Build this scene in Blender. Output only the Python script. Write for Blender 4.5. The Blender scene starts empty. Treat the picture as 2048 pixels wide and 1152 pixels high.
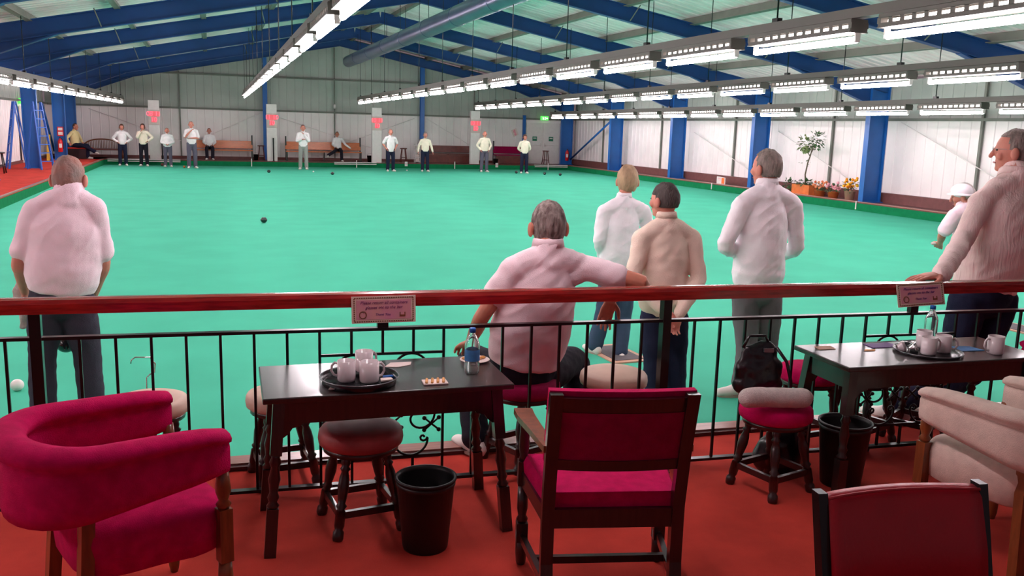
import bpy, bmesh, math, random
from mathutils import Vector, Matrix, noise
random.seed(7)
PI = math.pi
sc = bpy.context.scene
COL = sc.collection

# ---------------------------------------------------------------- camera, world, exposure
HC = 1.95            # eye height above the green
S = 0.22             # height of the carpeted platform above the green
F = 1780.0; PITCH = math.radians(10.16); ROLL = math.radians(1.6); YAW = math.radians(18.8)
cf = Vector((math.sin(YAW)*math.cos(PITCH), math.cos(YAW)*math.cos(PITCH), -math.sin(PITCH)))
r0 = Vector((math.cos(YAW), -math.sin(YAW), 0)); u0 = r0.cross(cf)
cr = r0*math.cos(ROLL)+u0*math.sin(ROLL); cu = -r0*math.sin(ROLL)+u0*math.cos(ROLL)
cam_d = bpy.data.cameras.new('camera'); cam = bpy.data.objects.new('camera', cam_d); COL.objects.link(cam)
cam_d.sensor_width = 36; cam_d.lens = F/2048*36; cam_d.clip_start = 0.05; cam_d.clip_end = 200
mw = Matrix((cr, cu, -cf)).transposed().to_4x4(); mw.translation = Vector((0, 0, HC)); cam.matrix_world = mw
sc.camera = cam
world = bpy.data.worlds.new('world'); sc.world = world; world.use_nodes = True
bg = world.node_tree.nodes['Background']; bg.inputs[0].default_value = (1.0, 0.72, 0.82, 1); bg.inputs[1].default_value = 0.16
sc.view_settings.view_transform = 'Standard'; sc.view_settings.look = 'None'
sc.view_settings.gamma = 1; sc.view_settings.use_curve_mapping = False
sc.view_settings.exposure = 0.0
TUBE = 84.0; SLOT_GLOW = 11.0

# measured image point -> place in the hall at distance Y down the green (survey helper for the figures)
def at(px, py, Y):
    d = cf+cr*((px-1024)/F)-cu*((py-576)/F); t = Y/d.y
    return Vector((0, 0, HC))+d*t

# ---------------------------------------------------------------- materials
def lin(v):
    v /= 255.0
    return v/12.92 if v <= 0.04045 else ((v+0.055)/1.055)**2.4
def rgb(r, g, b): return (lin(r), lin(g), lin(b), 1)
MATS = {}
def mat(name, col, rough=0.6, metal=0.0, var=0.0, vscale=8.0, bump=0.0, bscale=60.0, spec=0.5, sheen=0.0, coat=0.0, trans=0.0, emit=None, estr=0.0, stretch=None, col2=None):
    if name in MATS: return MATS[name]
    m = bpy.data.materials.new(name); m.use_nodes = True; MATS[name] = m
    nt = m.node_tree; b = nt.nodes['Principled BSDF']
    b.inputs['Base Color'].default_value = col; b.inputs['Roughness'].default_value = rough; b.inputs['Metallic'].default_value = metal
    b.inputs['Specular IOR Level'].default_value = spec
    if sheen: b.inputs['Sheen Weight'].default_value = sheen
    if coat: b.inputs['Coat Weight'].default_value = coat; b.inputs['Coat Roughness'].default_value = 0.17
    if trans: b.inputs['Transmission Weight'].default_value = trans; b.inputs['IOR'].default_value = 1.2
    if emit: b.inputs['Emission Color'].default_value = emit; b.inputs['Emission Strength'].default_value = estr
    if var or bump or col2:
        tc = nt.nodes.new('ShaderNodeTexCoord'); src = tc.outputs['Object']
        if stretch:
            mp = nt.nodes.new('ShaderNodeMapping'); mp.inputs['Scale'].default_value = stretch
            nt.links.new(src, mp.inputs[0]); src = mp.outputs[0]
        n = nt.nodes.new('ShaderNodeTexNoise'); n.inputs['Scale'].default_value = vscale; n.inputs['Detail'].default_value = 5
        nt.links.new(src, n.inputs['Vector'])
        mx = nt.nodes.new('ShaderNodeMix'); mx.data_type = 'RGBA'
        c2 = col2 if col2 else tuple(min(1, c*(1+var)) for c in col[:3])+(1,)
        c1 = col if col2 else tuple(c*(1-var) for c in col[:3])+(1,)
        mx.inputs['A'].default_value = c1; mx.inputs['B'].default_value = c2
        rp = nt.nodes.new('ShaderNodeMapRange'); rp.inputs['From Min'].default_value = .35; rp.inputs['From Max'].default_value = .65
        nt.links.new(n.outputs['Fac'], rp.inputs['Value']); nt.links.new(rp.outputs[0], mx.inputs['Factor'])
        nt.links.new(mx.outputs['Result'], b.inputs['Base Color'])
        if bump:
            n2 = nt.nodes.new('ShaderNodeTexNoise'); n2.inputs['Scale'].default_value = bscale; n2.inputs['Detail'].default_value = 3
            nt.links.new(src, n2.inputs['Vector'])
            bp = nt.nodes.new('ShaderNodeBump'); bp.inputs['Strength'].default_value = bump; bp.inputs['Distance'].default_value = 0.01
            nt.links.new(n2.outputs['Fac'], bp.inputs['Height']); nt.links.new(bp.outputs[0], b.inputs['Normal'])
    return m

M_green = mat('green_cloth', rgb(72, 184, 152), .85, var=.05, vscale=1.2, bump=.1, bscale=400, spec=.15)
M_bank = mat('bank_cloth', rgb(16, 116, 72), .9, var=.08, vscale=6, spec=.1)
M_carpet = mat('carpet_red', rgb(190, 62, 52), .95, var=.14, vscale=3.5, bump=.35, bscale=500, spec=.1)
M_kerb = mat('kerb_board', rgb(150, 92, 84), .3, var=.15, vscale=4, stretch=(1, 12, 12), coat=.3)
M_kerb2 = mat('kerb_edge', rgb(64, 24, 24), .5, var=.1)
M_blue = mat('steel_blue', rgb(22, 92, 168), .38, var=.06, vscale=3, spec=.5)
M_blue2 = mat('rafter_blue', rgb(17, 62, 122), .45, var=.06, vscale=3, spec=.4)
M_purlin = mat('purlin_grey', rgb(112, 112, 104), .6, .1, var=.1, vscale=3)
M_roof = mat('roof_liner', rgb(246, 226, 226), .38, var=.12, vscale=1.3, bump=.25, bscale=9, spec=.6, stretch=(1, 6, 1))
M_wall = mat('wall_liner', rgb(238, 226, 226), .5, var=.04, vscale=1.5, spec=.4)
M_wall_shade = mat('upper_liner_shade', rgb(170, 172, 166), .5, var=.05, vscale=1.5, spec=.3)  # same liner in grey: weaker light above the lamp rows put into the colour
M_white = mat('white_paint', rgb(226, 216, 214), .5, var=.03)
M_plinth = mat('plinth', rgb(108, 62, 60), .7, var=.1)
M_trunk = mat('light_trunking', rgb(84, 80, 74), .5, .2)
M_tube = mat('lamp_tube', (1, 1, 1, 1), .5, emit=(1.0, .85, .90, 1), estr=TUBE)
M_slotglow = mat('slot_glow', (1, 1, 1, 1), .5, emit=(1.0, .85, .80, 1), estr=SLOT_GLOW)  # extra glowing tube, added inside the housing to make its slots look lit
M_duct = mat('duct_metal', rgb(100, 106, 136), .3, .75, var=.1, vscale=2, bump=.1, bscale=12)
M_rail = mat('mahogany', rgb(150, 28, 24), .22, var=.3, vscale=5, stretch=(1, 14, 14), coat=1.0)
M_iron = mat('wrought_iron', rgb(16, 14, 16), .28, .3, spec=.6)
M_dark = mat('dark_oak', rgb(34, 16, 15), .3, var=.35, vscale=9, stretch=(8, 1, 1), coat=.6)
M_darkv = mat('dark_oak_turned', rgb(42, 21, 20), .32, var=.3, vscale=9, coat=.35)
M_oak = mat('mid_oak', rgb(120, 62, 30), .32, var=.25, vscale=14, stretch=(3, 3, .5), coat=.3)
M_bench = mat('bench_pine', rgb(212, 112, 60), .28, var=.15, vscale=6, stretch=(1, 8, 8), coat=.4)
M_bench2 = mat('bench_brown', rgb(104, 46, 40), .4, var=.2, vscale=6)
M_mag = mat('magenta_wool', rgb(188, 8, 82), .9, var=.12, vscale=22, bump=.4, bscale=260, spec=.1)
M_mag2 = mat('maroon_panel', rgb(140, 8, 62), .9, var=.1, vscale=22, bump=.3, bscale=260, spec=.15)
M_vinyl = mat('red_vinyl', rgb(168, 10, 36), .45, var=.08, vscale=7, bump=.12, bscale=90)
M_pipe = mat('piping_red', rgb(170, 40, 52), .6)
M_beige = mat('beige_wool', rgb(200, 176, 164), .9, var=.07, vscale=25, bump=.3, bscale=260)
M_pinkc = mat('cream_vinyl', rgb(212, 178, 160), .55, var=.05, vscale=10)
M_pinks = mat('faded_red_vinyl', rgb(160, 62, 62), .55, var=.25, vscale=7)
M_bin = mat('black_plastic', rgb(10, 10, 11), .45)
M_mug = mat('mug_china', rgb(214, 200, 202), .18, coat=.4)
M_tea = mat('tea_dregs', rgb(96, 56, 36), .3)
M_tray = mat('tray_black', rgb(14, 16, 20), .25)
M_trayr = mat('tray_rim', rgb(120, 124, 128), .25, .6)
M_plastic = mat('bottle_plastic', (.85, .95, .92, 1), .06, trans=.92)
M_cap = mat('bottle_cap', rgb(18, 92, 176), .4)
M_blabel = mat('bottle_label', rgb(60, 130, 190), .5, var=.15, vscale=30)
M_paper = mat('paper', rgb(226, 206, 200), .8)
M_card = mat('notice_card', rgb(206, 128, 160), .5, var=.12, vscale=9, col2=rgb(214, 150, 150))
M_cardw = mat('notice_margin', rgb(226, 196, 180), .5)
M_cardb = mat('notice_border', rgb(120, 62, 34), .6)
M_ink = mat('notice_ink', rgb(112, 26, 92), .6)
M_ink2 = mat('notice_ink_soft', rgb(90, 40, 120), .6)
M_snack = mat('snack', rgb(216, 152, 90), .7, var=.2, vscale=60)
M_towel = mat('towel_grey', rgb(196, 180, 176), .95, var=.08, vscale=60, bump=.6, bscale=220)
M_leather = mat('black_leather', rgb(16, 14, 18), .28, bump=.3, bscale=25, spec=.6)
M_red = mat('extinguisher_red', rgb(206, 20, 30), .35)
M_signg = mat('exit_green', rgb(60, 190, 70), .5, emit=rgb(90, 235, 90), estr=1.4)
M_signw = mat('sign_white', (1, 1, 1, 1), .5, emit=(.9, 1, .8, 1), estr=2.0)
M_signd = mat('door_sign_green', rgb(40, 120, 92), .5)
M_digit = mat('red_digits', rgb(255, 60, 80), .5, emit=(1.0, .12, .18, 1), estr=1.6)
M_panel = mat('scoreboard_face', rgb(206, 186, 180), .5)
M_digitbg = mat('score_window', rgb(238, 96, 104), .5, emit=(1.0, .16, .2, 1), estr=.35)
M_bowl = mat('bowl_black', rgb(12, 16, 18), .2, coat=.5)
M_jack = mat('jack_white', rgb(235, 225, 220), .3)
M_matg = mat('mat_rubber', rgb(92, 84, 88), .8, var=.1, vscale=20)
M_mate = mat('mat_edge', rgb(196, 150, 126), .7)
M_terra = mat('terracotta', rgb(206, 104, 46), .75, var=.1)
M_bark = mat('bark', rgb(92, 80, 62), .9, var=.2, vscale=20)
M_leaf = mat('leaf_green', rgb(110, 128, 76), .6, var=.3, vscale=4)
M_leaf2 = mat('leaf_dark', rgb(62, 92, 54), .6, var=.3, vscale=4)
M_fo = mat('petal_orange', rgb(240, 110, 20), .6, col2=rgb(250, 200, 20), vscale=12)
M_fp = mat('petal_pink', rgb(226, 120, 140), .6, col2=rgb(250, 190, 200), vscale=12)
M_fr = mat('petal_red', rgb(220, 90, 60), .6, col2=rgb(250, 170, 120), vscale=12)
M_orange = mat('orange_card', rgb(250, 110, 40), .6)
M_chrome = mat('chrome', rgb(210, 205, 205), .18, .9)
M_blueb = mat('blue_lacquer', rgb(24, 84, 176), .45)
M_yellow = mat('yellow_board', rgb(206, 170, 60), .6)

SK = [mat('skin_tan', rgb(198, 126, 104), .55, var=.07, vscale=14, spec=.35), mat('skin_pink', rgb(206, 132, 116), .55, var=.07, vscale=14, spec=.35)]
def cloth(n, c, **k):
    d = dict(rough=.9, var=.04, vscale=10, bump=.25, bscale=220, spec=.15); d.update(k); return mat(n, c, **d)
C_polo = cloth('polo_white', rgb(250, 222, 232)); C_shirt = cloth('shirt_white', rgb(240, 214, 220))
C_cream = cloth('knit_cream', rgb(240, 214, 198), bump=.5); C_white = cloth('knit_white', rgb(252, 240, 246))
C_rib = cloth('knit_ribbed', rgb(246, 216, 212), bump=.6, bscale=90, stretch=(1, 1, .05))
C_yel = cloth('shirt_yellow', rgb(236, 216, 160)); C_fwhite = cloth('far_white', rgb(240, 232, 234)); C_fcream = cloth('far_cream', rgb(238, 226, 206))
T_char = cloth('trouser_charcoal', rgb(62, 58, 70)); T_navy = cloth('trouser_navy', rgb(34, 36, 58)); T_grey = cloth('trouser_grey', rgb(112, 104, 108))
T_lgrey = cloth('trouser_light', rgb(150, 150, 146)); T_jean = cloth('trouser_jean', rgb(66, 80, 104)); T_dark = cloth('trouser_dark', rgb(36, 32, 42)); T_fgrey = cloth('trouser_fgrey', rgb(96, 90, 106))
SHOE = mat('shoe_white', rgb(232, 222, 216), .5, var=.04); SOLE = mat('shoe_sole', rgb(176, 160, 146), .7)
H_grey = mat('hair_grey', rgb(136, 120, 114), .8, bump=1, bscale=120, var=.3, vscale=45, stretch=(1, 1, .3))
H_thin = mat('hair_thin', rgb(132, 112, 106), .75, bump=.5, bscale=70, col2=rgb(160, 110, 98), vscale=9)
H_dark = mat('hair_dark', rgb(70, 58, 56), .7, bump=1, bscale=120, var=.25, vscale=25, stretch=(1, 1, .3))
H_salt = mat('hair_salt', rgb(84, 66, 62), .8, bump=1, bscale=120, col2=rgb(150, 134, 128), vscale=40, stretch=(1, 1, .3))
H_blond = mat('hair_sandy', rgb(176, 142, 112), .7, bump=1, bscale=120, var=.2, vscale=25, stretch=(1, 1, .3))
H_white = mat('hair_white', rgb(190, 176, 172), .7, bump=.5, bscale=70, var=.1, vscale=25)
H_brown = mat('hair_brown', rgb(84, 52, 40), .7, bump=.5, bscale=70, var=.2, vscale=25)
M_eye = mat('eye_dark', rgb(36, 28, 28), .3); M_lip = mat('lip', rgb(166, 84, 82), .5)
M_glass = mat('spectacle_wire', rgb(150, 140, 140), .3, .8)

# ---------------------------------------------------------------- mesh kit
def basis(d):
    d = d.normalized(); a = Vector((0, 0, 1)) if abs(d.z) < .95 else Vector((1, 0, 0))
    x = d.cross(a).normalized(); return x, x.cross(d).normalized()
class MB:
    def __init__(s): s.v = []; s.f = []; s.sm = []
    def add(s, vs, fs, smooth=True):
        o = len(s.v); s.v += [Vector(v) for v in vs]; s.f += [tuple(i+o for i in f) for f in fs]; s.sm += [smooth]*len(fs)
    def box(s, c, size, rz=0, rx=0, ry=0, bev=0):
        R = Matrix.Rotation(rz, 4, 'Z') @ Matrix.Rotation(ry, 4, 'Y') @ Matrix.Rotation(rx, 4, 'X')
        c = Vector(c)
        if bev > 0:
            bm = bmesh.new(); bmesh.ops.create_cube(bm, size=1)
            for v in bm.verts: v.co = Vector((v.co.x*size[0], v.co.y*size[1], v.co.z*size[2]))
            bmesh.ops.bevel(bm, geom=bm.edges[:]+bm.verts[:], offset=bev, segments=2, profile=.5, affect='EDGES')
            bm.verts.index_update()
            s.add([c+R@v.co for v in bm.verts], [[v.index for v in f.verts] for f in bm.faces], False); bm.free(); return
        vs = [c+R@Vector((x*size[0]/2, y*size[1]/2, z*size[2]/2)) for x in (-1, 1) for y in (-1, 1) for z in (-1, 1)]
        s.add(vs, [(0, 1, 3, 2), (4, 6, 7, 5), (0, 4, 5, 1), (2, 3, 7, 6), (0, 2, 6, 4), (1, 5, 7, 3)], False)
    def beam(s, a, b, w, h, up=Vector((0, 0, 1))):
        a = Vector(a); b = Vector(b); d = (b-a).normalized(); x = d.cross(up).normalized(); y = x.cross(d).normalized()
        vs = [p+x*(i*w/2)+y*(j*h/2) for p in (a, b) for i in (-1, 1) for j in (-1, 1)]
        s.add(vs, [(0, 1, 3, 2), (4, 6, 7, 5), (0, 4, 5, 1), (2, 3, 7, 6), (0, 2, 6, 4), (1, 5, 7, 3)], False)
    def prism(s, pts, d, cap=True):
        n = len(pts); vs = [Vector(p) for p in pts]+[Vector(p)+Vector(d) for p in pts]
        fs = [(i, (i+1) % n, n+(i+1) % n, n+i) for i in range(n)]
        if cap: fs += [tuple(range(n-1, -1, -1)), tuple(range(n, 2*n))]
        s.add(vs, fs, False)
    def loft(s, rings, cap=True, close=True, smooth=True, loop=False):
        n = len(rings[0]); vs = [p for r in rings for p in r]; fs = []
        m = len(rings)
        for i in range(m if loop else m-1):
            for j in range(n if close else n-1):
                a = i*n+j; b = i*n+(j+1) % n; i2 = (i+1) % m
                fs.append((a, b, i2*n+(j+1) % n, i2*n+j))
        if cap and not loop: fs += [tuple(range(n-1, -1, -1)), tuple(range((m-1)*n, m*n))]
        s.add(vs, fs, smooth)
    def lathe(s, c, prof, n=20, axis=Vector((0, 0, 1)), smooth=True, cap=True):
        c = Vector(c); axis = Vector(axis).normalized(); x, y = basis(axis)
        s.loft([[c+axis*z+(x*math.cos(2*PI*k/n)+y*math.sin(2*PI*k/n))*r for k in range(n)] for r, z in prof], cap, True, smooth)
    def tube(s, pts, r, n=8, loop=False, caps=True):
        pts = [Vector(p) for p in pts]; rings = []; m = len(pts); px = None
        for i, p in enumerate(pts):
            a = pts[(i-1) % m] if (i > 0 or loop) else p; b = pts[(i+1) % m] if (i < m-1 or loop) else p
            d = (b-a).normalized()
            if px is None: x, y = basis(d)
            else:
                x = (px-d*px.dot(d)).normalized(); y = x.cross(d)
            px = x; rr = r[i] if isinstance(r, (list, tuple)) else r
            rings.append([p+(x*math.cos(2*PI*k/n)+y*math.sin(2*PI*k/n))*rr for k in range(n)])
        s.loft(rings, caps, True, True, loop)
    def ball(s, c, r, n=14, R=None):
        c = Vector(c); rx, ry, rz = r if isinstance(r, (tuple, list)) else (r, r, r); rings = []
        h = max(6, n*2//3)
        for i in range(1, h):
            t = PI*i/h; rings.append([Vector((rx*math.sin(t)*math.cos(2*PI*k/n), ry*math.sin(t)*math.sin(2*PI*k/n), -rz*math.cos(t))) for k in range(n)])
        vs = [p for q in rings for p in q]+[Vector((0, 0, -rz)), Vector((0, 0, rz))]; m = len(rings); fs = []
        for i in range(m-1):
            for j in range(n): fs.append((i*n+j, i*n+(j+1) % n, (i+1)*n+(j+1) % n, (i+1)*n+j))
        for j in range(n):
            fs.append((m*n, (j+1) % n, j)); fs.append((m*n+1, (m-1)*n+j, (m-1)*n+(j+1) % n))
        if R: vs = [R@v for v in vs]
        s.add([c+v for v in vs], fs)
    def limb(s, pts, rad, side=None, n=12, seg=5, cap0=1.0):
        """closed tapering limb through pts; rad = r or (rx, ry) per point, rounded ends"""
        P = [Vector(p) for p in pts]; Q = [(r if isinstance(r, (tuple, list)) else (r, r)) for r in rad]
        cen = []; rr = []
        m = len(P)
        def cat(a, b, c, d, t): return .5*((2*b)+(c-a)*t+(2*a-5*b+4*c-d)*t*t+(3*b-a-3*c+d)*t*t*t)
        for i in range(m-1):
            a = P[max(0, i-1)]; b = P[i]; c = P[i+1]; d = P[min(m-1, i+2)]
            for k in range(seg):
                t = k/seg; cen.append(cat(a, b, c, d, t)); u = t*t*(3-2*t)
                rr.append((Q[i][0]*(1-u)+Q[i+1][0]*u, Q[i][1]*(1-u)+Q[i+1][1]*u))
        cen.append(P[-1]); rr.append(Q[-1])
        d0 = (cen[1]-cen[0]).normalized(); d1 = (cen[-1]-cen[-2]).normalized()
        e0 = min(rr[0]); e1 = min(rr[-1])
        pre = [(cen[0]-d0*e0*cap0*math.sin(a), (rr[0][0]*math.cos(a), rr[0][1]*math.cos(a))) for a in (1.35, .9, .45)]
        post = [(cen[-1]+d1*e1*math.sin(a), (rr[-1][0]*math.cos(a), rr[-1][1]*math.cos(a))) for a in (.45, .9, 1.35)]
        al = pre+list(zip(cen, rr))+post; rings = []; px = None
        for i, (p, q) in enumerate(al):
            dd = (al[min(i+1, len(al)-1)][0]-al[max(i-1, 0)][0]).normalized()
            if side is not None and abs(dd.dot(side)) < .9: x = (side-dd*side.dot(dd)).normalized()
            elif px is not None: x = (px-dd*px.dot(dd)).normalized()
            else: x, _ = basis(dd)
            px = x; y = dd.cross(x)
            rings.append([p+x*math.cos(2*PI*k/n)*q[0]+y*math.sin(2*PI*k/n)*q[1] for k in range(n)])
        s.loft(rings)
    def build(s, name, m, parent=None, loc=None, rz=0, smooth=None):
        me = bpy.data.meshes.new(name); me.from_pydata([tuple(v) for v in s.v], [], s.f); me.update()
        me.polygons.foreach_set('use_smooth', s.sm if smooth is None else [smooth]*len(s.f))
        return link(name, me, m, parent, loc, rz)
def link(name, me, m, parent=None, loc=None, rz=0):
    me.materials.clear(); me.materials.append(m)
    o = bpy.data.objects.new(name, me); COL.objects.link(o)
    if parent: o.parent = parent
    if loc is not None: o.location = loc
    o.rotation_euler[2] = rz
    return o
def voxel(mb, size, sm=3, fold=None):
    """merge the closed pieces of mb into one continuous skin"""
    me = bpy.data.meshes.new('tmp'); me.from_pydata([tuple(v) for v in mb.v], [], mb.f); me.update()
    bm = bmesh.new(); bm.from_mesh(me); bmesh.ops.recalc_face_normals(bm, faces=bm.faces[:]); bm.to_mesh(me); bm.free()
    o = bpy.data.objects.new('tmp', me); COL.objects.link(o)
    r = o.modifiers.new('r', 'REMESH'); r.mode = 'VOXEL'; r.voxel_size = size; r.use_smooth_shade = True
    if sm: q = o.modifiers.new('s', 'SMOOTH'); q.factor = .5; q.iterations = sm
    dg = bpy.context.evaluated_depsgraph_get(); out = bpy.data.meshes.new_from_object(o.evaluated_get(dg))
    bpy.data.objects.remove(o); bpy.data.meshes.remove(me)
    if fold:
        ns = [v.normal.copy() for v in out.vertices]
        for v, nn in zip(out.vertices, ns): v.co += nn*fold(v.co)
        out.update()
    out.polygons.foreach_set('use_smooth', [True]*len(out.polygons))
    return out
def empty(name, loc, rz=0):
    o = bpy.data.objects.new(name, None); COL.objects.link(o); o.location = loc; o.rotation_euler[2] = rz; o.empty_display_size = .1; return o
def tag(o, label, cat, group=None):
    o['label'] = label; o['category'] = cat
    if group: o['group'] = group
    return o
def struct(mb, name, m):
    o = mb.build(name, m); o['kind'] = 'structure'; return o
def copy_tree(o, parent=None):
    c = o.copy(); COL.objects.link(c)
    if parent: c.parent = parent
    for ch in list(o.children): copy_tree(ch, c)
    return c
def text(name, body, size, m, parent, loc, rot, ext=.0006, shear=0.0):
    cu_ = bpy.data.curves.new(name, 'FONT'); cu_.body = body; cu_.size = size; cu_.extrude = ext; cu_.align_x = 'CENTER'; cu_.align_y = 'CENTER'; cu_.shear = shear
    cu_.materials.append(m); o = bpy.data.objects.new(name, cu_); COL.objects.link(o)
    bpy.context.view_layer.update(); me = bpy.data.meshes.new_from_object(o.evaluated_get(bpy.context.evaluated_depsgraph_get()))
    bpy.data.objects.remove(o); o = link(name, me, m, parent); o.location = loc; o.rotation_euler = rot; return o
ORD = ['nearest', 'second nearest', 'third nearest', 'fourth nearest', 'fifth nearest', 'sixth nearest', 'seventh nearest', 'eighth nearest', 'ninth nearest', 'tenth nearest']
FORD = ['farthest', 'second farthest', 'third farthest', 'fourth farthest', 'fifth farthest', 'sixth farthest', 'seventh farthest', 'eighth farthest', 'ninth farthest', 'tenth farthest', 'eleventh farthest']
def order(i, n):
    return ORD[i] if i < len(ORD) and i <= n/2 else FORD[n-1-i]

# ---------------------------------------------------------------- hall shell
XL, XR, YF = -6.6, 17.75, 43.0       # side walls, far wall
KL, KR, KF = -4.2, 16.75, 41.0       # kerbs of the green
def kn(x): return 4.58-.047*x        # near kerb line
def rl(x): return 4.06-.072*x        # balustrade line
m = MB(); m.box(((KL+KR)/2, 22.7, -.05), (KR-KL+.4, 37.5, .1)); g = struct(m, 'floor', M_green)
# platforms (carpeted)
m = MB()
m.prism([(-7, -3, 0), (19, -3, 0), (19, kn(19), 0), (-7, kn(-7), 0)], (0, 0, S)); struct(m, 'floor_platform', M_carpet)
m = MB(); m.box(((XL+KL)/2, 24.2, S/2), (KL-XL, 38.6, S)); struct(m, 'floor_left_walkway', M_carpet)
m = MB(); m.box(((XR+KR)/2, 24.2, S/2), (XR-KR, 38.6, S)); struct(m, 'floor_right_walkway', M_plinth)
m = MB(); m.box(((XL+XR)/2, (KF+YF)/2+.3, S/2), (XR-XL, YF-KF+.6, S)); struct(m, 'floor_far_walkway', M_bench2)
# bank cloth lining the ditch walls
m = MB(); m.box((KL+.01, 22.8, S/2-.02), (.03, 36.4, S)); struct(m, 'trim_bank_left', M_bank)
m = MB(); m.box((KR-.01, 22.8, S/2-.02), (.03, 36.4, S)); struct(m, 'trim_bank_right', M_bank)
m = MB(); m.box(((KL+KR)/2, KF-.01, S/2-.02), (KR-KL, .03, S)); struct(m, 'trim_bank_far', M_bank)
# kerb boards
m = MB(); m.box((KL-.03, 22.8, S+.01), (.07, 36.4, .03), bev=.008); struct(m, 'trim_kerb_left', M_kerb)
m = MB(); m.box((KR+.05, 22.8, S+.012), (.12, 36.4, .03), bev=.008); struct(m, 'trim_kerb_right', M_kerb)
m = MB(); m.box(((KL+KR)/2, KF+.03, S+.005), (KR-KL, .07, .02)); struct(m, 'trim_kerb_far', M_bench2)
m = MB(); a = Vector((-7, kn(-7)-.055, S+.012)); b = Vector((KR, kn(KR)-.055, S+.012)); m.beam(a, b, .11, .036); struct(m, 'trim_kerb_near', M_kerb)
m = MB(); a = Vector((-7, kn(-7)-.125, S+.006)); b = Vector((KR, kn(KR)-.125, S+.006)); m.beam(a, b, .03, .03); struct(m, 'trim_kerb_step', M_kerb2)

RX, RZ, SL = 5.8, 5.45, .198
def zr(x): return RZ-SL*abs(x-RX)
RAIL_Z = 2.47
# walls: ribbed liner panels, lower and upper
def ribwall(p0, p1, z0, z1, zt=None, inward=Vector((0, -1, 0)), pitch=.36, rib=.014):
    m = MB(); p0 = Vector(p0); p1 = Vector(p1); L = (p1-p0).length; d = (p1-p0)/L; n = int(L/pitch)
    prof = []
    for i in range(n+1):
        t = i*pitch; prof += [(t, 0), (t+pitch-.05, 0), (t+pitch-.035, rib), (t+pitch-.015, rib), (t+pitch-.002, 0)]
    prof = [(t, o) for t, o in prof if t <= L]
    lo = []; hi = []
    for t, o in prof:
        q = p0+d*t+inward*o; lo.append(Vector((q.x, q.y, z0))); hi.append(Vector((q.x, q.y, zt(q.x, q.y) if zt else z1)))
    k = len(lo); m.add(lo+hi, [(i, i+1, k+i+1, k+i) for i in range(k-1)], False)
    # solid backing
    bk = -inward*.12
    a = p0+bk*.6; b = p1+bk*.6
    if zt:
        mid = Vector((RX, p0.y, 0))
        pts = [Vector((p0.x, p0.y, z0))+bk*.2, Vector((p1.x, p1.y, z0))+bk*.2, Vector((p1.x, p1.y, zt(p1.x, 0)))+bk*.2, Vector((RX, p0.y, zt(RX, 0)))+bk*.2, Vector((p0.x, p0.y, zt(p0.x, 0)))+bk*.2]
        m.prism(pts, bk)
    else:
        m.beam(Vector((a.x, a.y, (z0+z1)/2)), Vector((b.x, b.y, (z0+z1)/2)), .1, z1-z0)
    return m
struct(ribwall((XL, YF, 0), (XR, YF, 0), S-.02, RAIL_Z), 'wall_far', M_wall)
struct(ribwall((XL, YF+.03, 0), (XR, YF+.03, 0), RAIL_Z, 0, lambda x, y: zr(x)+.5), 'wall_far_upper', M_wall_shade)
struct(ribwall((XR, -3, 0), (XR, YF, 0), S-.02, RAIL_Z, inward=Vector((-1, 0, 0))), 'wall_right', M_wall)
struct(ribwall((XR+.03, -3, 0), (XR+.03, YF, 0), RAIL_Z, zr(XR)+.45, inward=Vector((-1, 0, 0))), 'wall_right_upper', M_wall_shade)
struct(ribwall((XL, -3, 0), (XL, YF, 0), S-.02, RAIL_Z, inward=Vector((1, 0, 0))), 'wall_left', M_wall)
struct(ribwall((XL-.03, -3, 0), (XL-.03, YF, 0), RAIL_Z, zr(XL)+.45, inward=Vector((1, 0, 0))), 'wall_left_upper', M_wall_shade)
# plinths along the side walls
m = MB(); m.box((XR-.12, 20, S+.13), (.2, 46, .26)); struct(m, 'baseboard_right', M_plinth)
m = MB(); m.box(((XL+XR)/2, YF-.06, S+.06), (XR-XL-.4, .06, .12)); struct(m, 'baseboard_far', M_bench2)
m = MB(); m.box((XL+.08, 20, S+.05), (.05, 46, .1)); struct(m, 'baseboard_left', M_plinth)
# sheeting rails on the walls
for nm, p0, p1 in (('right', (XR-.06, -3), (XR-.06, YF-.1)), ('left', (XL+.06, -3), (XL+.06, YF-.1))):
    m = MB(); m.beam((p0[0], p0[1], RAIL_Z), (p1[0], p1[1], RAIL_Z), .12, .07); struct(m, 'trim_sheeting_rail_'+nm, M_purlin)
m = MB(); m.beam((XL+.1, YF-.08, RAIL_Z-.02), (XR-.1, YF-.08, RAIL_Z-.02), .1, .08); struct(m, 'trim_sheeting_rail_far', M_purlin)
m = MB(); m.beam((XL+3.4, YF-.08, 3.95), (XR-4.5, YF-.08, 3.95), .09, .07); struct(m, 'trim_upper_rail_far', M_purlin)
# mullions on the right wall and far wall
for y in (9, 12.6, 17.1, 22.6, 27.9, 33.4, 39.2):
    m = MB(); m.box((XR-.05, y, S+1.6), (.06, .07, 3.2)); struct(m, 'trim_wall_stud', M_purlin)
for x in (-1.2, 5.6, 12.4):
    m = MB(); m.box((x, YF-.06, (S+zr(x))/2), (.05, .05, zr(x)-S)); struct(m, 'trim_wall_stud', M_purlin)
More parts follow.
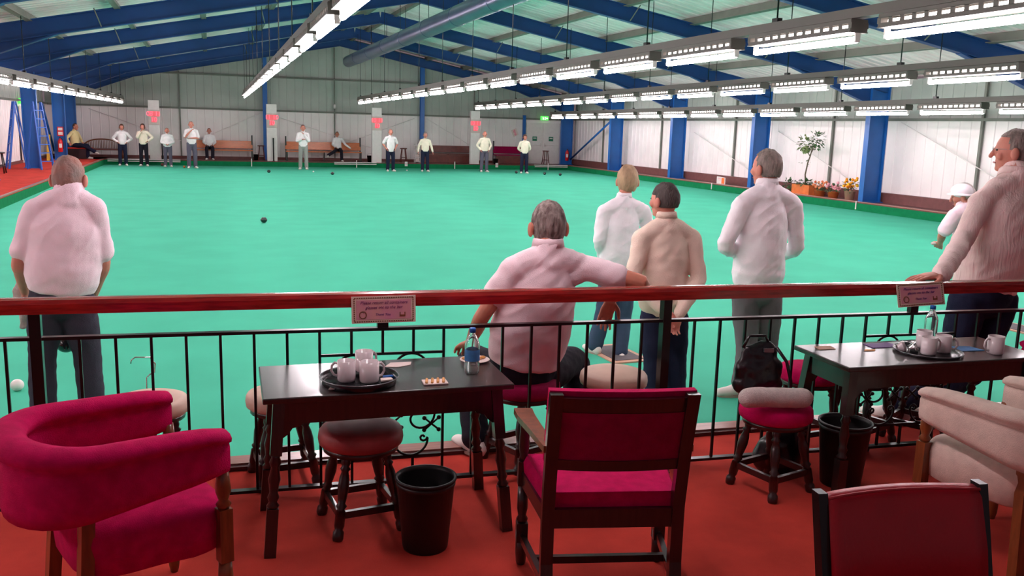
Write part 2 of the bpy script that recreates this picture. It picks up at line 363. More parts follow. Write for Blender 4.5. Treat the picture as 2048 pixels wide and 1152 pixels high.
# roof sheets
for nm, xa, xb in (('left', XL-.2, RX), ('right', RX, XR+.2)):
    m = MB(); n = 150; rows = []
    ys = []
    y = -3.0
    while y < YF+.1: ys += [(y, 0), (y+.22, 0), (y+.25, .035), (y+.30, .035)]; y += .33
    lo = [Vector((xa, y, zr(xa)+.56+o)) for y, o in ys]; hi = [Vector((xb, y, zr(xb)+.56+o)) for y, o in ys]
    k = len(lo); m.add(lo+hi, [(i, i+1, k+i+1, k+i) for i in range(k-1)], False)
    m.prism([(xa, -3, zr(xa)+.66), (xb, -3, zr(xb)+.66), (xb, -3, zr(xb)+.72), (xa, -3, zr(xa)+.72)], (0, YF+3.2, 0))
    struct(m, 'ceiling_'+nm, M_roof)
# purlins
for k in range(7):
    for sgn in (-1, 1):
        x = RX+sgn*(.55+k*1.78)
        m = MB(); m.beam((x, -3, zr(x)+.45), (x, YF, zr(x)+.45), .07, .2, Vector((sgn*SL, 0, 1))); m.beam((x-sgn*.05, -3, zr(x)+.37), (x-sgn*.05, YF, zr(x)+.37), .12, .02); struct(m, 'trim_purlin', M_purlin)
# portal frames: rafters, haunches, columns
FR = [(-1.8, .4), (3.6, 5.8), (9.1, 11.3), (14.6, 16.9), (20.1, 22.4), (25.5, 26.8), (31.0, 33.3), (36.6, 39.4), (42.45, 42.5)]
CI, CO = 16.85, 17.42    # right column inner / outer
LI, LO = -5.36, -5.78
def isec(m, a, b, w, h, up):
    """I-section between a and b: web + two flanges"""
    m.beam(a, b, .02, h, up); up = Vector(up).normalized()
    d = (Vector(b)-Vector(a)).normalized(); x = d.cross(up).normalized(); y = x.cross(d)
    for s_ in (-1, 1): m.beam(Vector(a)+y*(s_*(h/2-.01)), Vector(b)+y*(s_*(h/2-.01)), w, .025, up)
for k, (yr, yl) in enumerate(FR):
    ym = yr*.5+yl*.5; last = k == len(FR)-1
    H = .38
    for sgn, yy, ci, co in ((1, yr, CI, CO), (-1, yl, LI, LO)):
        xe = co-sgn*.05
        a = Vector((RX, ym, zr(RX)+H/2)); b = Vector((xe, yy, zr(xe)+H/2))
        m = MB(); isec(m, a, b, .17, H, Vector((sgn*SL, 0, 1)))
        xh = ci-sgn*2.3; yh = ym+(yy-ym)*abs(xh-RX)/abs(xe-RX)
        pts = [(xh, yh-.012, zr(xh)+.03), (ci, yy-.012, zr(ci)-.42), (ci, yy-.012, zr(ci)+.03)]
        m.prism(pts, (0, .024, 0)); m.beam((xh, yh, zr(xh)), (ci, yy, zr(ci)-.42), .17, .03)
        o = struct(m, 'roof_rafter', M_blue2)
        m = MB(); zt = zr(ci)+.1
        # I-section column: outer/inner flange and web, web face towards the hall length
        m.box(((ci+co)/2, yy, (S+zt)/2), (abs(co-ci), .03, zt-S)); m.box((ci, yy, (S+zt)/2), (.03, .18, zt-S)); m.box((co, yy, (S+zt)/2), (.03, .18, zt-S))
        m.box(((ci+co)/2, yy, S+.012), (abs(co-ci)+.1, .3, .024))
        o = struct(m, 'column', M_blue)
        # knee stays
        if 2 <= k <= 7:
            for q in (3.2, 6.9):
                xq = ci-sgn*q; yq = ym+(yy-ym)*abs(xq-RX)/abs(xe-RX)
                m = MB(); m.tube([(xq, yq-.1, zr(xq)+.02), (xq+sgn*.1, yq-.42, zr(xq)+.36)], .014, 6); struct(m, 'trim_rafter_stay', M_purlin)
# gable posts
for x, zt in ((2.45, zr(2.45)), (9.75, zr(9.75))):
    m = MB(); isec(m, Vector((x, YF-.2, S)), Vector((x, YF-.2, zt+.2)), .2, .18, Vector((0, 1, 0))); struct(m, 'column_gable', M_blue)
m = MB(); m.box((15.0, YF-.12, S+1.2), (.14, .12, 2.4)); struct(m, 'column_door_jamb', M_blue)
m = MB(); m.box((17.05, YF-.12, S+1.2), (.12, .12, 2.4)); struct(m, 'column_door_jamb', M_blue)
# diagonal wind braces
for a, b in (((17.3, 42.2, .5), (17.3, 37.3, 2.5)), ((-6.2, 42.0, .5), (-6.2, 39.8, 2.4))):
    m = MB(); m.tube([a, b], .045, 8); struct(m, 'trim_wall_brace', M_blue)
for a, b in (((-.8, 42.88, .9), (2.3, 42.88, 2.35)), ((2.6, 42.88, 2.3), (7.5, 42.88, .8)), ((9.4, 42.88, 2.3), (5.5, 42.88, .8)), ((10, 42.88, 2.3), (12.5, 42.88, .9)), ((-4.9, 42.88, 2.3), (-1.2, 42.88, 1)),
             ((17.6, 19.7, 2.4), (17.6, 15.2, .6)), ((17.6, 30.6, 2.0), (17.6, 26.2, .6)), ((17.6, 25.2, 2.1), (17.6, 21, .55))):
    m = MB(); m.tube([a, b], .012, 6); struct(m, 'trim_tie_rod', M_wall)

# ridge air duct
d = MB(); d.tube([(5.62, 38.6, 4.52)]+[(5.62, y, 4.52) for y in range(36, -3, -4)], .235, 24)
t = empty('air_duct', (0, 0, 0)); d.build('duct_tube', M_duct, t)
for y in range(36, 0, -3):
    r = MB(); r.lathe((5.62, y-.02, 4.52), [(.236, 0), (.243, 0), (.243, .03), (.236, .03)], 24, Vector((0, 1, 0))); r.build('duct_seam', M_duct, t)
    r = MB(); r.tube([(5.62, y, 4.74), (5.62, y, 5.4)], .008, 6); r.build('hanger_rod', M_iron, t)
tag(t, 'long grey-blue metal air duct hanging under the roof ridge', 'air duct')

# ---------------------------------------------------------------- light rows
def make_fitting():
    """batten: white back plate, slotted side rails with an added inner glow for the slots, bare tube beneath; origin at tube centre, runs along y"""
    L = 1.62; root = empty('light_fitting', (0, 0, 0))
    p = MB(); p.box((0, 0, .062), (.2, L, .008)); p.box((0, 0, .168), (.17, L, .012)); p.box((0, -L/2, .115), (.17, .012, .1)); p.box((0, L/2, .115), (.17, .012, .1))
    for sx in (-1, 1):
        for z in (.082, .152): p.box((sx*.085, 0, z), (.008, L, .03))
        for k in range(13): p.box((sx*.085, -L/2+.01+k*(L-.02)/12, .118), (.008, .045, .05))
    p.build('slotted_housing', M_trunk, root)
    p = MB(); p.tube([(0, -L/2+.03, .118), (0, L/2-.03, .118)], .02, 8); p.build('slot_glow_tube', M_slotglow, root)
    p = MB(); p.tube([(0, -L/2+.02, 0), (0, L/2-.02, 0)], .03, 8); p.build('lower_tube', M_tube, root)
    for sy in (-1, 1):
        p = MB(); p.box((0, sy*(L/2-.012), .02), (.05, .02, .085)); p.build('lampholder', M_white, root)
    return root
proto = None
rows = [('row over the left green edge', (-3.25, 39.5), (-3.9, 5.0), 2.54, 19),
        ('bright row left of the duct', (1.38, 38.0), (1.12, 4.2), 2.88, 18),
        ('row just right of the duct', (5.95, 38.05), (5.38, 4.4), 2.8, 17),
        ('second row right of the duct', (11.0, 38.0), (9.3, 5.0), 2.745, 17),
        ('low row beside the right wall', (14.55, 38.0), (12.6, 5.2), 2.46, 17)]
for name, (xa, ya), (xb, yb), z, n in rows:
    a = Vector((xa, ya, z)); b = Vector((xb, yb, z)); d = (b-a).normalized(); ang = math.atan2(-d.x, d.y)
    t = empty('light_trunking', (xa, ya, z+.2))
    L = 1.97*n
    q = MB(); q.beam(Vector((0, 0, .035)), d*L+Vector((0, 0, .035)), .09, .07); q.beam(Vector((0, 0, -.01)), d*L+Vector((0, 0, -.01)), .13, .02); q.build('trunking_channel', M_trunk, t)
    for k in range(0, n*2//3+1):
        p = d*(k*2.95+.6)
        if k*2.95+.6 < L:
            q = MB(); wx = a.x+p.x; q.tube([p+Vector((0, 0, .07)), p+Vector((0, 0, zr(wx)+.4-z-.2))], .009, 5); q.box(p+Vector((0, 0, .085)), (.06, .09, .05)); q.build('suspension_wire', M_iron, t)
    tag(t, 'grey metal trunking carrying the '+name, 'light trunking', 'trunking of the light rows')
    for k in range(n):
        c = a+d*(k*1.97+1.0)
        o = make_fitting() if proto is None else copy_tree(proto)
        if proto is None: proto = o
        o.location = c; o.rotation_euler[2] = ang
        i = n-1-k
        tag(o, 'lit tube fitting, %s of the %s' % (order(i, n), name), 'light', 'tube light fittings, '+name)

# ---------------------------------------------------------------- far end furniture
def digit_board(x, top, bot, lab):
    t = empty('score_pillar', (x, 41.35, S))
    m = MB(); m.box((0, 0, 1.24), (.44, .22, 2.5), bev=.01); m.build('pillar_box', M_white, t)
    b_ = MB(); b_.box((0, -.125, 1.78), (.46, .04, .62), bev=.006); bo = b_.build('score_panel', M_panel, t)
    for yy, zz, w, s_ in ((0, 1.92, .4, top), (0, 1.68, .2, bot)):
        q = MB(); q.box((0, -.148, zz), (w, .006, .22)); q.build('digit_window', M_digitbg, bo)
        text('digits', s_, .26, M_digit, bo, (0, -.154, zz), (PI/2, 0, 0), .002)
    tag(t, lab, 'scoreboard', 'scoreboard pillars along the far bank')
digit_board(-2.2, '08 11', '10', 'white pillar with red score digits behind the woman with a hand to her chin')
digit_board(2.63, '11 10', '10', 'white scoreboard pillar just right of the blue gable post and bar stool')
digit_board(7.29, '10 11', '10', 'white scoreboard pillar left of the man in short white sleeves')
digit_board(11.98, '10 11', '10', 'white scoreboard pillar behind the bald man in the cream cardigan')
def bench(x0, x1, z1, m, lab, y=42.4, arms=True, dep=.42):
    t = empty('bench', ((x0+x1)/2, y, S)); L = x1-x0
    q = MB(); q.box((0, 0, .42), (L, dep, .05), bev=.01); q.build('seat', m, t)
    q = MB(); q.box((0, dep/2-.03, (z1+.5)/2), (L, .04, z1-.5), rx=-.1, bev=.008); q.build('backrest', m, t)
    for sx in (-1, 1):
        q = MB(); q.box((sx*(L/2-.04), 0, .2), (.06, dep, .4)); q.box((sx*(L/2-.02), dep/2-.02, .55), (.06, .06, 1.1)); q.build('bench_end', M_dark, t)
    if L > 2.5:
        q = MB(); q.box((0, 0, .2), (.05, dep-.06, .4)); q.build('bench_support', M_dark, t)
    tag(t, lab, 'bench', 'benches along the far wall'); return t
bench(-.6, 1.85, .84, M_bench, 'long orange wooden bench with the seated man in white at its left')
bench(3.3, 6.75, .86, M_bench, 'long orange wooden bench with a man sprawled on its right half')
b3 = bench(9.6, 12.3, .82, M_bench2, 'dark brown boarded bench right of the woman in cream')
q = MB(); q.box((0, -.2, .2), (2.55, .03, .38)); q.build('front_panel', M_bench2, b3)
b4 = bench(13.3, 15.0, .84, M_mag2, 'maroon padded bench seat left of the double doors')
q = MB(); q.box((0, -.2, .2), (1.6, .03, .38)); q.build('front_panel', M_bench2, b4)
# rattan settee in left corner
t = empty('settee', (-4.35, 41.9, S))
q = MB(); q.box((0, 0, .38), (1.7, .5, .07), bev=.02); q.build('seat', M_bench2, t)
q = MB(); q.limb([(-.85, .2, .45), (-.5, .24, .72), (0, .26, .8), (.5, .24, .72), (.85, .18, .45)], [.03]*5, n=8)
for k in range(26): q.tube([(-.78+k*.063, .22, .4), (-.78+k*.063, .24, .76-.3*abs(-.78+k*.063)**2)], .014, 5)
q.build('backrest', M_oak, t)
for sx in (-1, 1):
    for sy in (-1, 1):
        q = MB(); q.tube([(sx*.8, sy*.2, 0), (sx*.8, sy*.2, .4)], .025, 8); q.build('leg', M_oak, t)
tag(t, 'curved brown spindle-back settee in the far left corner', 'settee')
t = empty('low_table', (-5.15, 41.35, S))
q = MB(); q.box((0, 0, .43), (1.0, .5, .06), bev=.015); q.build('table_top', M_carpet, t)
q = MB(); q.box((-.05, .02, .2), (.8, .42, .4)); q.build('cabinet_body', M_dark, t)
tag(t, 'low red-topped box seat under the man in yellow', 'box seat')

def far_stool(x, y, h, lab, m=M_bench2, grp='tall stools by the far wall'):
    t = empty('bar_stool', (x, y, S))
    q = MB(); q.lathe((0, 0, h-.04), [(.15, 0), (.17, .01), (.17, .035), (.15, .045)], 16); q.build('seat', m, t)
    for k in range(4):
        a_ = PI/4+k*PI/2; ca, sa = math.cos(a_), math.sin(a_)
        q = MB(); q.tube([(ca*.11, sa*.11, h-.04), (ca*.2, sa*.2, 0)], [.018, .024], 6); q.build('leg', m, t)
    q = MB()
    for k in range(4):
        a_ = PI/4+k*PI/2; b_ = a_+PI/2; q.tube([(math.cos(a_)*.175, math.sin(a_)*.175, .22), (math.cos(b_)*.175, math.sin(b_)*.175, .22)], .012, 6)
    q.build('stretcher', m, t); tag(t, lab, 'stool', grp); return t
far_stool(2.22, 42.35, .66, 'brown bar stool in front of the blue gable post, left of a scoreboard pillar')
far_stool(8.75, 42.3, .66, 'brown bar stool between the short-sleeved man and the white rack')
far_stool(15.95, 42.2, .68, 'brown bar stool standing before the cream double doors')
# stool at the left edge, by the left wall
far_stool(-5.95, 30.2, .62, 'dark stool by the left wall at the photo edge', M_dark, None)

# double doors
t = empty('double_door', (16.02, YF-.06, S)); t.name = 'door_1'; t['kind'] = 'structure'
q = MB(); q.box((0, 0, 1.07), (1.98, .08, 2.16)); q.build('door_frame', M_wall, t)
for sx in (-1, 1):
    q = MB(); q.box((sx*.46, -.05, 1.03), (.88, .05, 2.02), bev=.008); dl = q.build('door_leaf', M_white, t)
    q = MB(); q.box((sx*.46, -.1, .95), (.76, .03, .05), bev=.008); q.box((sx*.1, -.09, .95), (.05, .05, .16)); q.build('push_bar', M_white, dl)
    q = MB(); q.box((sx*.44, -.08, 1.25), (.24, .006, .22)); sg = q.build('door_sign', M_signd, dl)
    q = MB(); q.box((sx*.44, -.084, 1.28), (.16, .003, .05)); q.build('sign_arrow', M_white, sg)
t = empty('exit_sign', (16.05, YF-.2, 2.5))
q = MB(); q.box((0, 0, 0), (.42, .06, .2), bev=.01); q.build('sign_box', M_signg, t)
q = MB()
q.ball((-.09, -.032, .05), (.018, .004, .018), 8); q.beam((-.09, -.033, .03), (-.075, -.033, -.03), .004, .03); q.beam((-.075, -.033, -.03), (-.11, -.033, -.075), .004, .015); q.beam((-.075, -.033, -.03), (-.04, -.033, -.07), .004, .015); q.beam((-.12, -.033, .0), (-.05, -.033, .015), .004, .013)
q.box((.02, -.032, -.01), (.05, .004, .14)); q.prism([(.07, -.034, 0), (.12, -.034, .05), (.12, -.034, .02), (.17, -.034, .02), (.17, -.034, -.02), (.12, -.034, -.02), (.12, -.034, -.05)], (0, .003, 0))
q.build('running_figure', M_signw, t)
tag(t, 'lit green exit sign over the cream double doors', 'exit sign')
t = empty('exit_sign', (XL+.1, 37.4, 2.45))
q = MB(); q.box((0, 0, 0), (.1, .5, .2), bev=.01); q.build('sign_box', M_signg, t)
q = MB(); q.box((.052, .05, 0), (.004, .06, .14)); q.box((.052, -.1, 0), (.004, .14, .04)); q.build('running_figure', M_signw, t)
tag(t, 'lit green exit sign high by the left wall columns', 'exit sign')
# left side door leaf (cream) between the two blue columns
m = MB(); m.box((XL+.1, 37.4, S+1.02), (.06, .9, 2.04), bev=.01); o = struct(m, 'door_2', M_white)
q = MB(); q.box((.06, -.3, 0), (.05, .12, .03)); h_ = q.build('door_handle', M_chrome, o); h_.location = (XL+.1, 37.4, S+1.0)

def extinguisher(x, y, z, lab, rz):
    t = empty('fire_extinguisher', (x, y, z), rz)
    q = MB(); q.lathe((0, 0, 0), [(.07, 0), (.085, .02), (.085, .42), (.06, .48), (.025, .5), (.025, .54)], 16); q.build('cylinder_body', M_red, t)
    q = MB(); q.box((0, 0, .57), (.04, .1, .05)); q.tube([(0, .03, .56), (.08, .08, .5), (.11, .06, .3), (.1, .03, .12)], .014, 6); q.build('valve_hose', M_bin, t)
    q = MB(); q.box((0, -.084, .25), (.1, .008, .16)); q.build('label_panel', M_white, t)
    tag(t, lab, 'fire extinguisher', 'fire extinguishers'); return t
extinguisher(17.1, 42.2, .42, 'red fire extinguisher on the blue column right of the double doors', -.3)
extinguisher(-5.56, 39.22, .55, 'red fire extinguisher mounted on the left blue column', .2)
t = empty('notice', (-5.55, 39.36, 1.35)); q = MB(); q.box((0, 0, 0), (.22, .01, .36)); q.build('board', M_red, t); q = MB(); q.box((0, -.008, .09), (.16, .005, .1)); q.box((0, -.008, -.08), (.16, .005, .12)); q.build('print_block', M_white, t)
tag(t, 'small red and white notice above the left extinguisher', 'notice')
t = empty('notice', (14.55, YF-.02, 1.75)); q = MB(); q.box((0, 0, 0), (.3, .01, .36), ry=-.4); q.build('sheet', M_paper, t); q = MB(); q.box((0, -.008, 0), (.12, .005, .3), ry=-.4); q.build('print_block', M_fp, t)
tag(t, 'small paper notice on the wall left of the doors', 'notice')
t = empty('wall_fitting', (5.6, YF-.12, 2.72)); q = MB(); q.lathe((0, 0, -.09), [(.03, 0), (.06, .04), (.06, .14), (.03, .2)], 10); q.build('lamp_body', M_white, t)
tag(t, 'small white fitting on the far wall conduit', 'wall fitting')

# blue ladders leaning by the left column
def ladder(x, y, z1, lab, tilt):
    t = empty('step_ladder', (x, y, S))
    for sx in (-1, 1):
        q = MB(); q.beam((sx*.24, -tilt, 0), (sx*.15, 0, z1), .04, .06); q.build('ladder_rail', M_blueb, t)
        q = MB(); q.beam((sx*.24, tilt, 0), (sx*.15, .03, z1), .03, .04); q.build('ladder_rail', M_blueb, t)
    for k in range(1, 8):
        f = k/8; q = MB(); q.box((0, -tilt*(1-f), z1*f), (.46-.16*f, .07, .025)); q.build('ladder_tread', M_blueb, t)
    tag(t, lab, 'ladder', 'step ladders'); return t
ladder(-5.22, 32.5, 2.15, 'blue step ladder standing right of the nearer left column', .3).rotation_euler[2] = .9
ladder(-5.95, 32.9, 2.15, 'blue step ladder standing left of the nearer left column', .3).rotation_euler[2] = -1.2
t = empty('folded_frame', (-5.95, 39.0, S))
q = MB(); q.box((0, 0, .5), (.08, .3, 1.0), ry=.06); q.build('board', M_yellow, t); tag(t, 'yellow board leaning by the farther left column', 'board')

# white/grey rack
t = empty('leaflet_rack', (9.35, 42.0, S))
q = MB()
for k in range(5): q.box((0, 0, .06+k*.2), (.26, .24, .02))
for sx in (-1, 1):
    for sy in (-1, 1): q.box((sx*.12, sy*.11, .45), (.02, .02, .9))
q.build('rack_frame', M_white, t)
for k in range(4):
    q = MB(); q.box((0, -.02, .14+k*.2), (.18, .14, .12)); q.build('rack_tray', M_panel, t)
tag(t, 'white wire rack of trays by the blue gable post', 'rack')
# black poles / ball pushers in front of pillars
for x, lab in ((-1.92, 'black post standing beside the leftmost scoreboard pillar'), (2.68, 'black post standing in front of the second scoreboard pillar'), (7.72, 'black post right of the scoreboard pillar by the short-sleeved man')):
    t = empty('post', (x, 41.18, S)); q = MB(); q.lathe((0, 0, 0), [(.06, 0), (.06, .02), (.03, .03), (.03, 1.02), (.035, 1.03)], 10); q.build('post_shaft', M_bin, t); tag(t, lab, 'post', 'black posts by the pillars')
# black boxes / buckets
for x, y, r, h, lab in ((1.98, 42.3, .12, .26, 'small black bucket right of the left orange bench'), (7.1, 41.9, .16, .3, 'small black bucket right of the middle orange bench'), (13.15, 41.6, .12, .26, 'small dark bucket left of the maroon bench')):
    t = empty('bucket', (x, y, S)); q = MB(); q.lathe((0, 0, 0), [(r*.8, 0), (r, h), (r*1.05, h), (r*.93, h-.01), (r*.75, .02)], 16); q.build('bucket_body', M_bin, t)
    q = MB(); q.tube([(r*math.cos(a_*PI/8), 0, h+r*.6*math.sin(a_*PI/8)) for a_ in range(9)], .006, 5); q.build('handle', M_chrome, t); tag(t, lab, 'bucket', 'buckets by the far wall')
# long white planks (rolled mats) on the far kerb
for xa, xb, lab in ((-4.05, -1.2, 'white slatted plank on the far kerb behind the two left women'), (5.3, 7.2, 'white slatted plank on the far kerb below the middle orange bench'), (14.9, 16.6, 'white slatted plank on the far kerb below the double doors')):
    t = empty('kerb_plank', ((xa+xb)/2, KF-.12, S-.02)); q = MB(); L = xb-xa
    q.box((0, 0, .03), (L, .12, .03)); q.build('top_board', M_white, t); q = MB(); q.box((0, -.04, -.04), (L, .03, .035)); q.build('lower_board', M_white, t)
    tag(t, lab, 'plank', 'white planks along the far kerb')
# rink markers
for x, lab in ((1.72, 'thin white rink peg below the left orange bench end'), (6.3, 'thin white rink peg below the middle orange bench end'), (10.9, 'thin white rink peg left of the bald man'), (15.6, 'thin white rink peg near the far right corner')):
    t = empty('rink_peg', (x, KF-.12, 0)); q = MB(); q.box((0, 0, .17), (.04, .03, .34), bev=.005); q.build('peg', M_white, t); tag(t, lab, 'rink peg', 'white rink pegs on the far bank')
for x, lab in ((8.6, 'white number card on the bank left of the woman in cream'), (13.0, 'white number card on the bank left of the rightmost far woman')):
    t = empty('number_card', (x, KF-.05, .2)); q = MB(); q.box((0, 0, 0), (.13, .012, .2)); q.build('card', M_white, t)
    text('numeral', '11', .12, M_ink, t, (0, -.009, 0), (PI/2, 0, 0)); tag(t, lab, 'number card', 'number cards on the far bank')
for y in (33.8, 27.6, 20.1, 13.5):
    t = empty('rink_peg', (KR-.04, y, S-.02)); q = MB(); q.box((0, 0, -.06), (.02, .035, .22), bev=.004); q.build('peg', M_white, t)
    tag(t, {33.8: 'small white peg on the right bank near the far corner', 27.6: 'small white peg on the right bank left of the orange notice', 20.1: 'small white peg under the big blue column by the flowers', 13.5: 'nearest small white peg on the right bank'}[y], 'rink peg', 'white pegs on the right bank')

# ---------------------------------------------------------------- bowls
def bowl(x, y, z, r, m, lab, cat='bowl', grp='black bowls on the green'):
    t = empty('lawn_bowl' if cat == 'bowl' else 'jack_ball', (x, y, z))
    q = MB(); q.ball((0, 0, r*.94), (r, r, r*.94), 20); o = q.build('ball', m, t)
    if cat == 'bowl':
        q = MB()
        for sx in (-1, 1): q.lathe((sx*r*.985, 0, r*.94), [(r*.28, -.002), (r*.28, .0015), (r*.2, .0015), (r*.2, -.002)], 16, Vector((1, 0, 0)))
        q.build('ring_mark', M_white if z > .3 else M_trayr, o)
    tag(t, lab, cat, grp); return t
bowl(.96, 17.96, 0, .062, M_bowl, 'black bowl lying alone mid-green')
bowl(2.14, 35.8, 0, .065, M_bowl, 'black bowl at the far end, left of the white jack')
bowl(4.44, 34.8, 0, .065, M_bowl, 'black bowl at the far end, right of the white jack')
bowl(12.75, 37.3, 0, .065, M_bowl, 'dark bowl at the feet of the rightmost far woman')
bowl(13.74, 36.4, 0, .065, M_bowl, 'dark bowl at far right, left one of the pair')
bowl(14.23, 35.8, 0, .065, M_bowl, 'dark bowl at far right, right one of the pair')
bowl(-1.9, 40.2, 0, .065, M_bench2, 'brown-red bowl by the far bank right of the woman in dark trousers')
bowl(-1.0, 38.9, 0, .05, M_terra, 'small brownish bowl by the tall far man')
bowl(3.9, 36.5, 0, .035, M_jack, 'white jack between two black bowls at the far end', 'jack', 'white jacks')
bowl(8.1, 38.4, 0, .035, M_jack, 'white jack at the feet of the far woman in cream', 'jack', 'white jacks')
bowl(-1.36, 6.95, 0, .045, M_jack, 'white ball on the green left of the near left man', 'jack', 'white jacks')
# delivery mats
def mat_(x, y, rz, lab):
    t = empty('delivery_mat', (x, y, 0), rz); q = MB(); q.box((0, 0, .006), (.36, .62, .012)); q.build('mat_border', M_mate, t)
    q = MB(); q.box((0, 0, .013), (.27, .5, .006)); q.build('rubber_centre', M_matg, t); tag(t, lab, 'mat', 'delivery mats')
mat_(3.37, 6.98, .06, 'grey rubber mat with tan border under the blonde woman')
mat_(8.1, 7.05, .06, 'rubber mat with tan border at the right edge behind the big man')
# bowls lifter / chrome hoop
t = empty('bowl_lifter', (-.44, 5.35, 0))
q = MB(); q.tube([(.055, 0, .01), (.055, 0, .48), (.075, 0, .50)], .004, 6); q.build('shaft', M_chrome, t)
q = MB(); q.tube([(.075, 0, .50), (.10, 0, .51), (.105, 0, .56), (.08, 0, .60), (.0, 0, .605), (-.02, 0, .59), (-.025, 0, .57)], .0045, 6); q.build('handle', M_chrome, t)
q = MB(); q.lathe((.055, 0, 0), [(.04, 0), (.05, .012), (.01, .02)], 12); q.build('foot', M_chrome, t)
tag(t, 'thin chrome lifter stick with a hooked handle standing on the green', 'bowls lifter')

# ---------------------------------------------------------------- right ledge: plants and notice
def leafblob(c, r, n, m, name, parent, size=.06, seed=1):
    rnd = random.Random(seed); q = MB()
    for k in range(n):
        v = Vector((rnd.gauss(0, 1), rnd.gauss(0, 1), rnd.gauss(0, 1))).normalized()*rnd.uniform(.4, 1)
        p = Vector(c)+Vector((v.x*r[0], v.y*r[1], v.z*r[2])); d = (v+Vector((0, 0, -.3))).normalized()
        x, y = basis(d); s_ = size*rnd.uniform(.6, 1.2); w = s_*.4
        q.add([p, p+d*s_*.5+x*w, p+d*s_+y*.01, p+d*s_*.5-x*w, p+d*s_*.5+y*w*.3], [(0, 1, 4), (1, 2, 4), (2, 3, 4), (3, 0, 4)])
    return q.build(name, m, parent)
t = empty('planter_tree', (17.05, 22.82, S))
q = MB(); q.prism([(-.18, -.42, 0), (.18, -.42, 0), (.18, .42, 0), (-.18, .42, 0)], (0, 0, .3)); q.build('planter_box', M_terra, t)
q = MB(); q.tube([(0, 0, .3), (.02, .08, .6), (0, -.02, .95), (.02, -.1, 1.2), (0, -.2, 1.5)], [.025, .022, .02, .018, .01], 8)
q.tube([(.02, -.08, 1.15), (0, .12, 1.35), (0, .2, 1.5)], [.014, .01, .006], 6); q.tube([(0, -.1, 1.2), (0, -.35, 1.5), (0, -.4, 1.7)], [.014, .01, .006], 6); q.build('trunk', M_bark, t)
leafblob((0, .12, 1.5), (.22, .34, .24), 130, M_leaf, 'crown_foliage', t, .11, 3); leafblob((0, -.38, 1.62), (.2, .3, .3), 110, M_leaf2, 'crown_foliage', t, .1, 4)
leafblob((0, .1, .95), (.1, .28, .1), 10, M_leaf2, 'side_leaves', t, .08, 5); leafblob((0, 0, .36), (.16, .4, .08), 90, M_leaf2, 'underplanting', t, .12, 6)
tag(t, 'small potted tree in an orange trough on the right ledge', 'potted tree')
def flowers(x, y, r, h, m, lab, seed, pot=M_terra):
    t = empty('flower_pot', (x, y, S)); q = MB(); q.lathe((0, 0, 0), [(r*.55, 0), (r*.75, h*.45), (r*.8, h*.45), (r*.65, h*.42)], 14); q.build('pot', pot, t)
    leafblob((0, 0, h*.65), (r, r, h*.3), 60, M_leaf2, 'foliage', t, .09, seed)
    q = MB(); rnd = random.Random(seed)
    for k in range(26):
        a_ = rnd.uniform(0, 2*PI); rr = r*math.sqrt(rnd.random()); q.ball((rr*math.cos(a_), rr*math.sin(a_), h*rnd.uniform(.6, 1.05)), rnd.uniform(.025, .045), 7)
    q.build('blossoms', m, t); tag(t, lab, 'flower pot', 'flower pots on the right ledge')
flowers(17.0, 22.05, .22, .42, M_fr, 'pot of salmon and white flowers beside the orange trough', 11)
flowers(17.0, 21.45, .22, .42, M_fp, 'pot of pink flowers between the salmon and orange ones', 12)
flowers(17.0, 20.75, .2, .6, M_fo, 'pot of orange and yellow flowers by the big blue column', 13, M_mate)
flowers(17.0, 24.35, .15, .35, M_fp, 'pot of pink flowers left of the trough behind the man in grey trousers', 14)
t = empty('dark_plant', (17.0, 23.6, S)); q = MB(); q.lathe((0, 0, 0), [(.1, 0), (.14, .14), (.12, .14)], 12); q.build('pot', M_plinth, t); leafblob((0, 0, .25), (.15, .3, .15), 70, M_leaf2, 'foliage', t, .12, 8)
tag(t, 'dark leafy plant in a low pot left of the orange trough', 'potted plant')
t = empty('ledge_sign', (16.95, 27.4, S), -.25); q = MB(); q.box((0, 0, .13), (.03, .9, .26)); q.build('board', M_white, t); q = MB(); q.box((-.02, -.28, .14), (.012, .28, .2)); q.build('orange_panel', M_orange, t)
q = MB(); q.box((-.018, .15, .19), (.006, .36, .015)); q.box((-.018, .15, .14), (.006, .28, .012)); q.build('print_lines', M_fp, t)
tag(t, 'white board with an orange square on the right ledge', 'sign board')

# ---------------------------------------------------------------- balustrade
t = empty('balustrade', (0, 0, 0))
RA, RB = -3.2, 8.6
def rp(x, z): return Vector((x, rl(x), S+z))
up = Vector((0, 0, 1)); rdir = (rp(RB, 0)-rp(RA, 0)).normalized(); rn = rdir.cross(up)
q = MB()
prof = [(-.036, -.032), (.036, -.032), (.038, .01), (.03, .028), (.012, .034), (-.012, .034), (-.03, .028), (-.038, .01)]
q.loft([[rp(x, .942)+rn*a_+up*b_ for a_, b_ in prof] for x in (RA, -.44, -.435, .85, .855, 3.5, RB)], smooth=False)
q.build('handrail', M_rail, t)
q = MB(); q.beam(rp(RA, .8), rp(RB, .8), .034, .014); q.build('middle_rail', M_iron, t)
q = MB(); q.beam(rp(RA, .05), rp(RB, .05), .034, .014); q.build('bottom_rail', M_iron, t)
for x in (-.72, 2.15, 5.02):
    q = MB(); q.beam(rp(x, 0), rp(x, .912), .045, .045, Vector((1, 0, 0))); q.beam(rp(x, 0), rp(x, .008), .1, .1, Vector((1, 0, 0))); q.build('post', M_iron, t)
for x in (-2.14, .735, 3.6):
    q = MB(); q.beam(rp(x, .8), rp(x, .912), .05, .03, Vector((0, 1, 0))); q.build('rail_bracket', M_iron, t)
PAN = [.735, 3.6, -2.14]
x = -2.99
